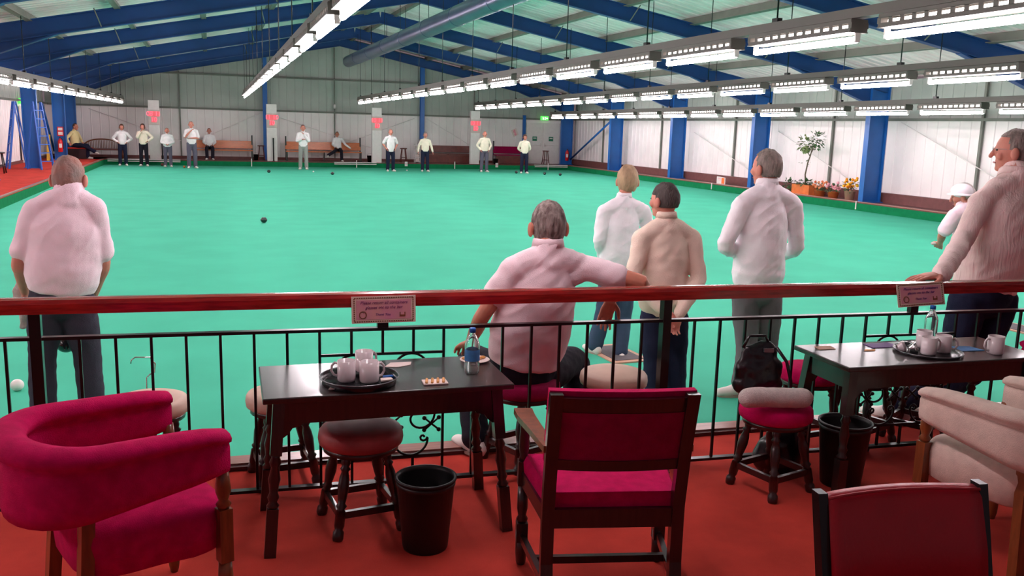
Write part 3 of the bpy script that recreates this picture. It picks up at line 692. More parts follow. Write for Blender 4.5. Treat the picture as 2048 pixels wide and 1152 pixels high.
while x < 8.5:
    inp = any(abs(x-c) < .25 for c in PAN); near_post = any(abs(x-c) < .04 for c in (-.72, 2.15, 5.02))
    if not near_post:
        if inp:
            for za, zb in ((.05, .17), (.68, .8)):
                q = MB(); q.beam(rp(x, za), rp(x, zb), .012, .012, Vector((1, 0, 0))); q.build('short_baluster', M_iron, t)
        else:
            q = MB(); q.beam(rp(x, .05), rp(x, .8), .012, .012, Vector((1, 0, 0))); q.build('baluster', M_iron, t)
    x += .1433
def spiral(c, r0_, r1_, a0, a1, n=18):
    return [Vector((c[0]+(r0_+(r1_-r0_)*k/n)*math.cos(a0+(a1-a0)*k/n), 0, c[1]+(r0_+(r1_-r0_)*k/n)*math.sin(a0+(a1-a0)*k/n))) for k in range(n+1)]
for c in PAN:
    rot = math.atan2(rdir.y, rdir.x); base = MB(); base.beam(Vector((-.285, 0, .17)), Vector((.285, 0, .17)), .012, .012); base.build('panel_bar', M_iron, t, Vector((c, rl(c), S)), rot)
    base = MB(); base.beam(Vector((-.285, 0, .68)), Vector((.285, 0, .68)), .012, .012)
    rot = math.atan2(rdir.y, rdir.x)
    base.build('panel_bar', M_iron, t, Vector((c, rl(c), S)), rot)
    w = MB()
    for sx in (-1, 1):
        for sz in (-1, 1):
            def P(v): return Vector((sx*v.x, 0, .425+sz*(v.z)))
            # semicircle arch under the horizontal, curling in at both feet
            arc = spiral((.135, .17), .082, .082, 0, PI, 16)
            w.tube([P(v) for v in spiral((.195, .165), .005, .022, 2*PI, PI*.0+0, 8)]+[P(v) for v in arc]+[P(v) for v in spiral((.075, .165), .022, .005, PI, 3*PI, 10)], .006, 6)
            w.tube([P(v) for v in spiral((.17, .06), .10, .03, PI*1.5, PI*3.1, 20)], .006, 6)
            for q0, q1 in (((.20, .13), (.27, .07)), ((.27, .13), (.20, .07)), ((.02, .11), (.09, .05)), ((.09, .11), (.02, .05))):
                w.tube([P(Vector((q0[0], 0, q0[1]))), P(Vector((q1[0], 0, q1[1])))], .005, 6)
                for e in (q0, q1): w.ball(P(Vector((e[0], 0, e[1]))), .011, 8)
            w.tube([P(v) for v in spiral((.235, .0), .045, .012, PI/2, -PI*1.2, 14)], .005, 6)
    w.build('scrollwork', M_iron, t, Vector((c, rl(c), S)), rot)
tag(t, 'black wrought iron balustrade with a mahogany handrail across the foreground', 'balustrade')

def notice(x, tilt, skew, lab, ink, hz):
    rot = math.atan2(rdir.y, rdir.x)
    t = empty('notice_card', rp(x, hz)-rn*(-.043), 0); t.rotation_euler = (tilt, skew, rot)
    # local: x along rail, z up, face toward -y
    q = MB(); q.box((0, 0, -.062), (.292, .003, .124)); q.build('card_sheet', M_cardw, t)
    q = MB(); q.box((0, -.002, -.062), (.25, .002, .09)); q.build('printed_area', M_card, t)
    q = MB()
    for k in range(26): q.box((-.13+k*.0104, -.0022, -.008), (.007, .002, .005)); q.box((-.13+k*.0104, -.0022, -.116), (.007, .002, .005))
    for k in range(11): q.box((-.134, -.0022, -.012-k*.0098), (.005, .002, .006)); q.box((.134, -.0022, -.012-k*.0098), (.005, .002, .006))
    q.build('dashed_border', M_cardb, t)
    text('notice_text', 'Please return all containers', .0195, ink, t, (0, -.0042, -.030), (PI/2, 0, 0), .0003, .3)
    text('notice_text', 'glasses etc to the bar', .0195, ink, t, (0, -.0042, -.052), (PI/2, 0, 0), .0003, .3)
    text('notice_text', 'Thank You', .016, M_ink2, t, (-.005, -.0042, -.085), (PI/2, 0, 0), .0003, .3)
    q = MB(); q.tube([Vector((-.095+.016*math.cos(a_*PI/6), -.004, -.085+.016*math.sin(a_*PI/6))) for a_ in range(12)], .0022, 5, loop=True); q.build('wreath_emblem', M_cardb, t)
    q = MB(); q.box((.085, -.004, -.092), (.026, .002, .008)); q.box((.074, -.004, -.083), (.004, .002, .014)); q.box((.096, -.004, -.083), (.004, .002, .014)); q.build('cup_emblem', M_cardb, t)
    tag(t, lab, 'notice', 'pink notices hung on the handrail'); return t
notice(.735, -.05, -.01, 'pink notice card with dashed border on the rail above the left table', M_ink, .962)
notice(3.59, -.25, -.04, 'pink notice card on the rail under the leaning man\'s hand', M_ink2, .975)

# ---------------------------------------------------------------- foreground furniture builders
LEGP = [(.020, 0), (.024, .015), (.024, .05), (.017, .065), (.022, .085), (.022, .17), (.022, .17), (.015, .18), (.024, .20), (.016, .215), (.020, .25), (.025, .31), (.022, .36), (.015, .40), (.023, .415), (.015, .43), (.021, .45), (.021, .5)]
def turned_leg(q, top, foot, h0=.5, fat=1.0):
    top = Vector(top); foot = Vector(foot); ax = top-foot; L = ax.length
    q.lathe(foot, [(r*fat, z*L/h0) for r, z in LEGP], 12, ax)
def pub_stool(x, y, z, h, mseat, lab, rz=0, grp='round pub stools', r=.172, mleg=M_darkv):
    t = empty('pub_stool', (x, y, z), rz)
    q = MB(); q.lathe((0, 0, h-.085), [(r*.94, 0), (r*1.0, .008), (r*1.02, .03), (r*1.0, .056), (r*.95, .068), (r*.8, .077), (r*.4, .085), (.001, .087)], 32); q.build('seat', mseat, t)
    q = MB(); q.lathe((0, 0, h-.115), [(r*.8, 0), (r*.9, .005), (r*.9, .03)], 24)
    q.build('seat_base', mleg, t)
    feet = []
    for k in range(4):
        a_ = PI/4+k*PI/2; ca, sa = math.cos(a_), math.sin(a_)
        q = MB(); turned_leg(q, (ca*r*.66, sa*r*.66, h-.1), (ca*r*1.12, sa*r*1.12, 0)); q.build('leg', mleg, t)
    for k in range(4):
        a_ = PI/4+k*PI/2; b_ = a_+PI/2; rr = r*1.0
        q = MB(); q.beam((math.cos(a_)*rr, math.sin(a_)*rr, .105), (math.cos(b_)*rr, math.sin(b_)*rr, .105), .02, .03); q.build('stretcher', mleg, t)
    tag(t, lab, 'stool', grp); return t
pub_stool(-.3, 4.32, S, .46, M_pinkc, 'cream-topped pub stool beyond the rail behind the magenta tub chair', .3)
pub_stool(.3, 4.29, S, .46, M_pinkc, 'cream-topped pub stool beyond the rail behind the left table end', .1)
pub_stool(2.03, 4.22, S, .47, M_pinkc, 'cream-topped pub stool beyond the rail beside the seated man', .2, r=.18)
pub_stool(.585, 3.7, S, .455, M_pinks, 'faded red pub stool tucked under the left table', .12, r=.18)
pub_stool(1.52, 4.22, S, .46, M_mag2, 'maroon pub stool under the seated man', .35, r=.185)
pub_stool(2.6, 3.56, S, .45, M_mag, 'magenta pub stool carrying the rolled towel and black bag', .25, r=.175)
pub_stool(3.17, 4.06, S, .47, M_mag, 'magenta pub stool beyond the rail behind the right table corner', .1)
pub_stool(3.53, 4.04, S, .45, M_mag2, 'dark maroon pub stool beyond the rail, behind the right table middle', .3)
pub_stool(3.9, 4.01, S, .46, M_mag, 'magenta pub stool beyond the rail, behind the single mug', .5)

def pub_table(x0, x1, y0, y1, h, rz, lab):
    cx, cy = (x0+x1)/2, (y0+y1)/2; W, D = x1-x0, y1-y0
    t = empty('pub_table', (cx, cy, S), rz)
    q = MB(); q.box((0, 0, h-.012), (W, D, .024), bev=.005); q.build('table_top', M_dark, t)
    q = MB(); zz = h-.075
    for sy in (-1, 1): q.box((0, sy*(D/2-.06), zz), (W-.12, .022, .1))
    for sx in (-1, 1): q.box((sx*(W/2-.06), 0, zz), (.022, D-.12, .1))
    for sx in (-1, 1):
        for sy in (-1, 1):
            X = sx*(W/2-.06); Y = sy*(D/2-.06)
            q.prism([(X+sx*.01, Y-.011, zz-.045), (X-sx*.10, Y-.011, zz-.045), (X-sx*.09, Y-.011, zz-.06), (X-sx*.055, Y-.011, zz-.068), (X-sx*.04, Y-.011, zz-.09), (X-sx*.02, Y-.011, zz-.105), (X+sx*.015, Y-.011, zz-.12)], (0, .022, 0))
    q.build('apron', M_dark, t)
    for sx in (-1, 1):
        for sy in (-1, 1):
            q = MB(); top = Vector((sx*(W/2-.065), sy*(D/2-.065), h-.03)); ft = Vector((sx*(W/2-.015), sy*(D/2-.015), 0)); ax = top-ft; L = ax.length
            ax.normalize()
            q.beam(ft, ft+ax*.2, .046, .046, Vector((1, 0, 0))); q.beam(top-ax*.22, top, .046, .046, Vector((1, 0, 0)))
            q.lathe(ft+ax*.2, [(.02, 0), (.026, .012), (.016, .026), (.024, .045), (.017, .065), (.021, .1), (.025, L-.42-.1), (.016, L-.42-.05), (.025, L-.42-.03), (.017, L-.42-.01), (.021, L-.42)], 12, ax)
            q.build('leg', M_dark, t)
    tag(t, lab, 'table', 'dark oak pub tables'); return t
pub_table(.17, 1.20, 3.45, 3.95, .665, -.02, 'dark oak pub table on the left holding a round tray and a water bottle')
pub_table(2.83, 4.0, 3.31, 3.76, .665, -.04, 'dark oak pub table on the right holding a crowded tray and loose papers')

def waste_bin(x, y, r, h, lab, m=M_bin):
    t = empty('waste_bin', (x, y, S))
    q = MB(); q.lathe((0, 0, 0), [(r*.74, 0), (r*.76, .01), (r*.97, h-.012), (r*1.02, h-.01), (r*1.02, h), (r*.95, h), (r*.93, h-.02), (r*.72, .012)], 32); q.build('bin_body', m, t)
    q = MB(); q.lathe((0, 0, h-.035), [(r*.965, 0), (r*.985, .004), (r*.985, .012), (r*.965, .016)], 32, cap=False); q.build('rim_band', m, t)
    tag(t, lab, 'bin', 'black waste bins'); return t
waste_bin(.805, 3.4, .125, .31, 'black plastic waste bin under the left table front')
waste_bin(2.99, 3.52, .13, .33, 'black plastic waste bin under the right table')
t = empty('handbag', (2.8, 3.76, S)); q = MB(); q.limb([(-.02, 0, .05), (0, 0, .14), (0, 0, .22)], [(.15, .09), (.14, .08), (.07, .04)], Vector((1, 0, 0)), 14)
link('bag_body', voxel(q, .012, 4, lambda p: .008*noise.noise(p*14)), M_leather, t)
q = MB(); q.tube([(-.08, 0, .22), (-.06, 0, .3), (0, .01, .33), (.06, 0, .3), (.08, 0, .22)], .008, 6); q.build('strap', M_leather, t)
tag(t, 'black bag slumped on the carpet beside the right bin', 'bag')

def tub_chair(x, y, rz, mf, mlF, mlR, lab, h=.70, grp='upholstered tub chairs'):
    """U-shaped upholstered back, opening towards local +y"""
    t = empty('tub_chair', (x, y, S), rz)
    path = []
    for k in range(7): path.append(Vector((-.265, .20-.065*k, 0)))
    for k in range(1, 16): a_ = PI+PI*k/16; path.append(Vector((.265*math.cos(a_), -.19+.20*math.sin(a_), 0)))
    for k in range(7): path.append(Vector((.265, -.19+.065*k, 0)))
    n = len(path); rings = []
    for i, p in enumerate(path):
        d = (path[min(i+1, n-1)]-path[max(i-1, 0)]).normalized(); nx = Vector((d.y, -d.x, 0)); s_ = i/(n-1); bk = math.sin(PI*s_)**1.3
        top = h-.005+.02*bk; bot = h-.165-.085*bk; th = .036
        end = min(i, n-1-i); e = (.84, .96, 1.0)[end] if end < 3 else 1
        mid = (top+bot)/2; hh = (top-bot)/2*e; th *= e
        sec = [(-th*.8, -hh), (th*.8, -hh), (th, -hh*.7), (th, hh*.3), (th*.8, hh*.45), (th*1.45, hh*.6), (th*1.6, hh*.8), (th*1.1, hh*.97), (0, hh*1.04), (-th*1.1, hh*.97), (-th*1.6, hh*.8), (-th*1.45, hh*.6), (-th*.8, hh*.45), (-th, hh*.3), (-th, -hh*.7)]
        rings.append([p+nx*a_+up*(mid+b_) for a_, b_ in sec])
    q = MB(); q.loft(rings); q.build('padded_back', mf, t)
    q = MB()
    def sup(a_, rx, ry, e=.5): c, s_ = math.cos(a_), math.sin(a_); return (rx*abs(c)**e*(1 if c >= 0 else -1), ry*abs(s_)**e*(1 if s_ >= 0 else -1))
    rings = []
    for z, f in ((.285, .93), (.295, .98), (.36, 1.0), (.40, 1.01), (.425, .99), (.445, .94), (.457, .83), (.462, .5)):
        rings.append([Vector((sup(2*PI*k/32, .245*f, .25*f)[0]*(1+.04*(1 if math.sin(2*PI*k/32) > 0 else -1)), sup(2*PI*k/32, .245*f, .25*f)[1]-.01, z)) for k in range(32)])
    q.loft(rings); q.build('seat_cushion', mf, t)
    for sx in (-1, 1):
        q = MB(); X = sx*.25; Y = .19
        q.beam((X, Y, .25), (X, Y, .44), .045, .045, Vector((1, 0, 0)))
        q.lathe((X, Y, .44), [(.018, 0), (.026, .015), (.016, .03), (.026, .06), (.024, .09), (.018, h-.155-.42)], 12)
        q.lathe((X, Y, 0), [(.014, 0), (.02, .03), (.024, .09), (.017, .13), (.026, .145), (.018, .16), (.026, .185), (.022, .25)], 12)
        q.build('front_leg', mlF, t)
        q = MB(); q.beam((sx*.2, -.26, 0), (sx*.17, -.22, .5), .05, .04, Vector((0, 1, 0))); q.build('rear_leg', mlR, t)
    tag(t, lab, 'armchair', grp); return t
tub_chair(-.262, 3.145, math.radians(-68), M_mag, M_oak, M_oak, 'magenta tub chair with turned oak legs at the left, back to the viewer', .735)
tub_chair(3.18, 2.76, math.radians(6), M_beige, M_oak, M_oak, 'beige tub chair at the right edge, back to the viewer', .70)
tub_chair(4.42, 3.34, math.radians(88), M_mag, M_darkv, M_darkv, 'bright red tub chair at the far right end of the right table', .67)

# central open armchair (seen from behind), faces +y
t = empty('open_armchair', (1.355, 2.83, S), math.radians(-13))
HB = .86
for sx in (-1, 1):
    q = MB(); q.loft([[Vector((sx*.235+a_*.022, y+b_*.02, z)) for a_, b_ in ((-1, -1), (1, -1), (1, 1), (-1, 1))] for y, z in ((-.16, 0), (-.12, .2), (-.12, .42), (-.155, .62), (-.22, HB))], smooth=False); q.build('rear_post', M_dark, t)
    q = MB(); X = sx*.28; q.lathe((X, .26, 0), [(.016, 0), (.02, .01), (.024, .05), (.024, .14)], 12); q.beam((X, .26, .1), (X, .26, .18), .045, .045, Vector((1, 0, 0)))
    q.lathe((X, .26, .18), [(.017, 0), (.024, .015), (.016, .03), (.022, .06), (.02, .17)], 12); q.beam((X, .26, .34), (X, .26, .44), .045, .045, Vector((1, 0, 0)))
    q.lathe((X, .26, .44), [(.022, 0), (.016, .02), (.021, .06), (.018, .14), (.02, .17)], 12); q.build('front_post', M_darkv, t)
    q = MB(); q.loft([[Vector((sx*xx+a_*w, y, z+b_*.012)) for a_, b_ in ((-1, -1), (1, -1), (1, 1), (-1, 1))] for xx, y, z, w in ((.245, -.17, .645, .02), (.265, 0, .645, .026), (.285, .18, .64, .034), (.285, .3, .63, .036))], smooth=False); q.build('armrest', M_oak, t)
    q = MB(); q.beam((sx*.235, -.15, .12), (sx*.28, .26, .12), .022, .03); q.build('side_stretcher', M_dark, t)
    q = MB(); q.beam((sx*.235, -.12, .37), (sx*.28, .26, .37), .022, .06); q.build('seat_rail', M_dark, t)
q = MB(); q.beam((-.26, .06, .12), (.26, .06, .12), .022, .028); q.build('cross_stretcher', M_dark, t)
q = MB(); q.beam((-.22, -.12, .37), (.22, -.12, .37), .025, .07); q.build('seat_rail', M_dark, t)
q = MB(); q.beam((-.28, .26, .37), (.28, .26, .37), .022, .07); q.build('seat_rail', M_dark, t)
def bowed(z0, z1, y0, y1, th, bow=.02, w=.215, n=9):
    q = MB(); rings = []
    for k in range(n):
        u = -1+2*k/(n-1); b_ = -bow*(1-u*u)
        rings.append([Vector((u*w, y+b_+o, z)) for y, o, z in ((y0, -th, z0), (y1, -th, z1), (y1, th, z1), (y0, th, z0))])
    q.loft(rings, smooth=False); return q
bowed(.78, .845, -.19, -.212, .013).build('top_rail', M_dark, t)
bowed(.565, .605, -.145, -.152, .013).build('lower_rail', M_dark, t)
bowed(.595, .79, -.152, -.202, .006, .02).build('back_panel', M_mag2, t)
bowed(.58, .865, -.104, -.182, .018, .02, .255, 11).build('padded_back', M_mag, t)
q = MB(); q.loft([[Vector((x, y, z)) for x, y in ((-.235*f, -.11), (.235*f, -.11), (.285*f, .27), (-.285*f, .27))] for z, f in ((.39, .97), (.4, 1.0), (.44, 1.01), (.462, .96))], smooth=False)
q.build('seat_pad', M_mag, t)
tag(t, 'dark oak open armchair with magenta seat, centre foreground, seen from behind', 'armchair')

# red vinyl chair, bottom right
t = empty('vinyl_chair', (1.69, 1.55, S), math.radians(173))
H2 = .82
for sx in (-1, 1):
    q = MB(); q.loft([[Vector((sx*.238+a_*.013, y+b_*.018, z)) for a_, b_ in ((-1, -1), (1, -1), (1, 1), (-1, 1))] for y, z in ((-.2, 0), (-.14, .42), (-.24, H2))], smooth=False); q.build('rear_post', M_iron, t)
    q = MB(); q.beam((sx*.23, .24, 0), (sx*.23, .22, .42), .03, .03, Vector((1, 0, 0))); q.build('front_leg', M_iron, t)
q = MB(); rings = []
for k in range(13):
    u = -1+2*k/12; b_ = -.03*(1-u*u); e = 1 if abs(u) < .99 else .9
    rings.append([Vector((u*.224, y+b_+o*e, z)) for y, o, z in ((-.15, -.02, .48), (-.195, -.024, .66), (-.235, -.022, .79), (-.24, -.008, .812), (-.24, .012, .81), (-.228, .024, .79), (-.185, .026, .66), (-.145, .02, .48))])
q.loft(rings); q.build('back_pad', M_vinyl, t)
q = MB(); q.tube([Vector((-1*.224+.448*k/12, -.216-.03*(1-(-1+2*k/12)**2), .809)) for k in range(13)], .004, 6); q.build('piping', M_pipe, t)
q = MB(); q.box((0, .05, .43), (.42, .38, .07), bev=.02); q.build('seat_pad', M_vinyl, t)
tag(t, 'red vinyl chair with black side posts at the bottom right corner', 'chair')

# ---------------------------------------------------------------- table-top things
TT = S+.665
def mug(x, y, z, rz, lab, r=.038, h=.088, flip=False, tea=True, grp='white mugs'):
    t = empty('mug', (x, y, z), rz)
    q = MB()
    q.lathe((0, 0, 0), [(r*.85, 0), (r*.97, .004), (r, .012), (r, h), (r-.0035, h), (r-.004, .008), (.001, .006)], 28, cap=False); q.lathe((0, 0, 0), [(.001, .0), (r*.85, 0)], 28, cap=False)
    q.build('mug_body', M_mug, t)
    q = MB(); q.tube([(r-.003, 0, h*.82), (r+.012, 0, h*.86), (r+.025, 0, h*.7), (r+.027, 0, h*.45), (r+.016, 0, h*.25), (r-.003, 0, h*.2)], .0055, 8); q.build('handle', M_mug, t)
    if tea: q = MB(); q.lathe((0, 0, h*.78), [(.001, 0), (r-.004, 0)], 24, cap=False); q.build('tea', M_tea, t)
    if flip: t.rotation_euler[0] = PI; t.location.z += h
    tag(t, lab, 'mug', grp); return t
def tray(x, y, r, h, lab):
    t = empty('round_tray', (x, y, TT)); q = MB(); q.lathe((0, 0, 0), [(r*.93, 0), (r*.95, .003), (r*.93, h*.4), (r, h), (r-.004, h+.001), (r*.91, h*.4), (r*.9, .004), (.001, .0035)], 48, cap=False); q.lathe((0, 0, 0), [(.001, 0), (r*.93, 0)], 48, cap=False); q.build('tray_pan', M_tray, t)
    q = MB(); q.tube([(r*math.cos(a_*PI/24), r*math.sin(a_*PI/24), h) for a_ in range(48)], .0022, 6, loop=True); q.build('tray_rim', M_trayr, t)
    tag(t, lab, 'tray', 'round trays'); return t
tray(.565, 3.61, .163, .03, 'round black tray with metal rim on the left table')
mug(.515, 3.635, TT+.004, 2.7, 'left mug on the left table tray')
mug(.605, 3.60, TT+.004, .25, 'right front mug on the left table tray', .041)
mug(.6, 3.70, TT+.004+.02, .5, 'rear, highest mug on the left table tray')
tray(3.44, 3.50, .165, .012, 'shallow black tray crowded with mugs on the right table')
mug(3.40, 3.455, TT+.004, -.1, 'front left mug on the right table tray', tea=False)
mug(3.51, 3.475, TT+.004, -.6, 'front right mug with its handle showing on the right tray', .04, tea=False)
mug(3.465, 3.56, TT+.012, 1.0, 'rear mug on the right table tray', tea=False)
mug(3.775, 3.40, TT, PI-.1, 'single white mug at the right table end with handle left', .04, .092, tea=False, grp=None)
# small cups & saucers lying on right tray
for k, (x, y, lab) in enumerate(((3.3, 3.56, 'small foil milk cup tipped at the left of the right tray'), (3.345, 3.53, 'shiny crumpled cup beside the mugs on the right tray'))):
    t = empty('small_cup', (x, y, TT+.034)); q = MB(); q.lathe((0, 0, -.02), [(.018, 0), (.03, .035), (.032, .036), (.016, .003)], 16, Vector((.9, -.4, .3)), cap=False); q.build('cup_body', M_mug if k == 0 else M_chrome, t); tag(t, lab, 'cup', 'small cups')
# wrappers inside left tray
def flat(name, x, y, z, pts, m, lab, cat, grp=None, th=.002, rz=0, wob=.0):
    t = empty(name, (x, y, z), rz); q = MB(); q.prism([(a_, b_, 0) for a_, b_ in pts], (0, 0, th)); q.build(name+'_sheet', m, t); tag(t, lab, cat, grp); return t
flat('wrapper', .675, 3.60, TT+.005, [(-.025, -.02), (.03, -.012), (.026, .022), (-.02, .018)], M_paper, 'torn white and blue wrapper in the left tray, right side', 'wrapper', 'wrappers', .006)
o = flat('blue_wrapper', .69, 3.635, TT+.008, [(-.022, -.01), (.024, -.008), (.02, .014), (-.02, .01)], M_cap, 'dark blue sweet wrapper in the left tray', 'wrapper', 'wrappers', .006)
flat('spoon_paper', .465, 3.52, TT+.006, [(-.04, -.008), (.04, -.014), (.045, .004), (-.03, .014)], M_paper, 'white paper strip in the left tray, front left', 'wrapper', 'wrappers', .004)
flat('napkin', .78, 3.85, TT+.001, [(-.07, -.03), (-.01, -.045), (.05, -.02), (.065, .03), (-.03, .035)], M_paper, 'round-edged white napkin at the back of the left table', 'napkin')
t = empty('snack_packet', (.87, 3.53, TT), -.05)
q = MB(); q.box((0, 0, .004), (.105, .07, .008), bev=.003); q.build('packet', M_paper, t)
for k in range(4): q = MB(); q.limb([(-.04+k*.024, -.025, .01), (-.03+k*.024, .025, .011)], [.006, .006], n=8); q.build('biscuit', M_snack, t)
tag(t, 'open packet of orange biscuits on the left table', 'biscuit packet')
t = empty('crumb_plate', (1.135, 3.84, TT)); q = MB(); q.lathe((0, 0, 0), [(.05, 0), (.07, .008), (.068, .01), (.045, .003), (.001, .003)], 24, cap=False); q.build('plate', M_paper, t)
for k in range(5): q = MB(); q.ball((-.045+k*.022, .015-.01*(k % 2), .012), (.014, .01, .007), 8); q.build('snack', M_snack, t)
tag(t, 'small plate of snacks behind the bottle on the left table', 'plate')
def bottle(x, y, lab, label=True):
    t = empty('water_bottle', (x, y, TT))
    q = MB(); prof = [(.012, .004), (.022, 0), (.031, .006), (.033, .02), (.033, .05), (.030, .055), (.033, .06), (.033, .13), (.029, .145), (.017, .172), (.0125, .18), (.0125, .19)]
    q.lathe((0, 0, 0), prof, 24); q.build('bottle_body', M_plastic, t)
    q = MB(); q.lathe((0, 0, .186), [(.0145, 0), (.0145, .018), (.013, .02)], 16); q.build('cap', M_cap, t)
    if label: q = MB(); q.lathe((0, 0, .062), [(.0336, 0), (.0336, .05)], 24, cap=False); q.build('label_wrap', M_blabel, t)
    tag(t, lab, 'bottle', 'plastic water bottles')
bottle(1.062, 3.635, 'water bottle with blue cap and label on the left table')
bottle(3.60, 3.66, 'clear bottle with blue cap behind the mugs on the right table', False)
flat('beer_mat', 2.96, 3.72-.03, TT+.001, [(-.055, -.03), (.04, -.035), (.055, .03), (-.04, .035)], M_mate, 'tan beer mat at the left corner of the right table', 'beer mat')
flat('leaflet', 3.3, 3.67, TT+.001, [(-.09, -.04), (.09, -.05), (.08, .05), (-.08, .05)], M_ink2, 'purple-blue leaflet at the back of the right table', 'leaflet', 'leaflets')
flat('leaflet', 3.66, 3.52, TT+.001, [(-.03, -.05), (.11, -.06), (.1, .03), (-.03, .05)], M_blabel, 'blue leaflet between tray and single mug', 'leaflet', 'leaflets')
flat('crumbs', 3.16, 3.60, TT+.001, [(-.04, -.01), (.02, -.02), (.04, .0), (-.01, .015)], M_snack, 'brown biscuit crumbs left of the right tray', 'crumbs')

# towel roll & black bag on the stool
zs = S+.45+.006
t = empty('rolled_towel', (2.515, 3.455, zs+.048), math.radians(-12))
q = MB(); sp = []
q.limb([(-.135, 0, 0), (-.05, .004, .002), (.05, -.002, 0), (.135, 0, -.002)], [(.05, .048)]*4, n=24, seg=8); link('towel_roll', voxel(q, .009, 3, lambda p: .0022*noise.noise(p*26)), M_towel, t)
q = MB(); q.tube([(.168+.001*k, .03*(1-k/22)*math.cos(k*.7), .03*(1-k/22)*math.sin(k*.7)) for k in range(20)], .004, 6); q.build('towel_end_fold', M_towel, t)
tag(t, 'rolled grey towel lying on the magenta stool', 'towel')
t = empty('leather_bag', (2.555, 3.665, zs), math.radians(-12))
q = MB(); q.limb([(0, 0, .045), (.0, 0, .12), (-.01, 0, .2), (-.02, 0, .245)], [(.13, .055), (.125, .055), (.10, .04), (.085, .022)], Vector((1, 0, 0)), 16)
link('bag_body', voxel(q, .01, 3, lambda p: .012*noise.noise(p*16)+.004*noise.noise(p*40)), M_leather, t)
q = MB(); q.tube([(.07, -.03, .25), (.12, -.05, .18), (.15, -.05, .08), (.155, -.045, .02)], .009, 6); q.tube([(-.09, 0, .24), (-.06, 0, .3), (.02, 0, .3), (.05, 0, .25)], .008, 6); q.build('strap', M_leather, t)
q = MB(); q.box((.03, -.035, .235), (.05, .01, .02)); q.build('clasp', M_trayr, t)
tag(t, 'black leather bag standing on the magenta stool behind the towel', 'bag')
# litter of white paper at the left photo edge
flat('paper_scrap', -.93, 4.28, S+.002, [(-.03, -.06), (.02, -.06), (.03, .05), (-.03, .06)], M_paper, 'pale paper scrap on the carpet at the left edge', 'paper')

# ---------------------------------------------------------------- people
def hand(q, wrist, d, palm, thumb, curl=.5, s=1.0):
    """palm with four fingers and a thumb; d = pointing, palm = the way the palm faces, thumb = thumb side"""
    d = d.normalized(); thumb = (thumb-d*thumb.dot(d)).normalized(); palm = (palm-d*palm.dot(d)-thumb*palm.dot(thumb)).normalized()
    kn_ = wrist+d*.088*s
    q.limb([wrist-d*.02, wrist+d*.02*s, wrist+d*.06*s, kn_], [(.026*s, .02*s), (.032*s, .018*s), (.041*s, .017*s), (.039*s, .013*s)], thumb, 12, 3)
    for k, L in enumerate((.072, .082, .077, .06)):
        o = thumb*(.031-.0205*k)*s; p = kn_+o-d*.008*s; dd = (d+thumb*(.10-.07*k)).normalized(); pts = [p]; a_ = curl*.35
        for j, f in enumerate((.45, .32, .27)):
            v = dd*math.cos(a_)+palm*math.sin(a_); p = p+v*L*f*s; pts.append(p); a_ += curl*.75
        q.limb(pts, [.0092*s, .0088*s, .008*s, .0068*s], None, 8, 2)
    b0 = wrist+d*.022*s+thumb*.022*s; v1 = (d*.55+thumb*.75+palm*.25).normalized(); v2 = (d*.9+thumb*.25+palm*.35).normalized()
    q.limb([b0, b0+v1*.038*s, b0+v1*.038*s+v2*.028*s, b0+v1*.038*s+v2*.05*s], [.014*s, .0115*s, .0098*s, .0078*s], None, 8, 2)

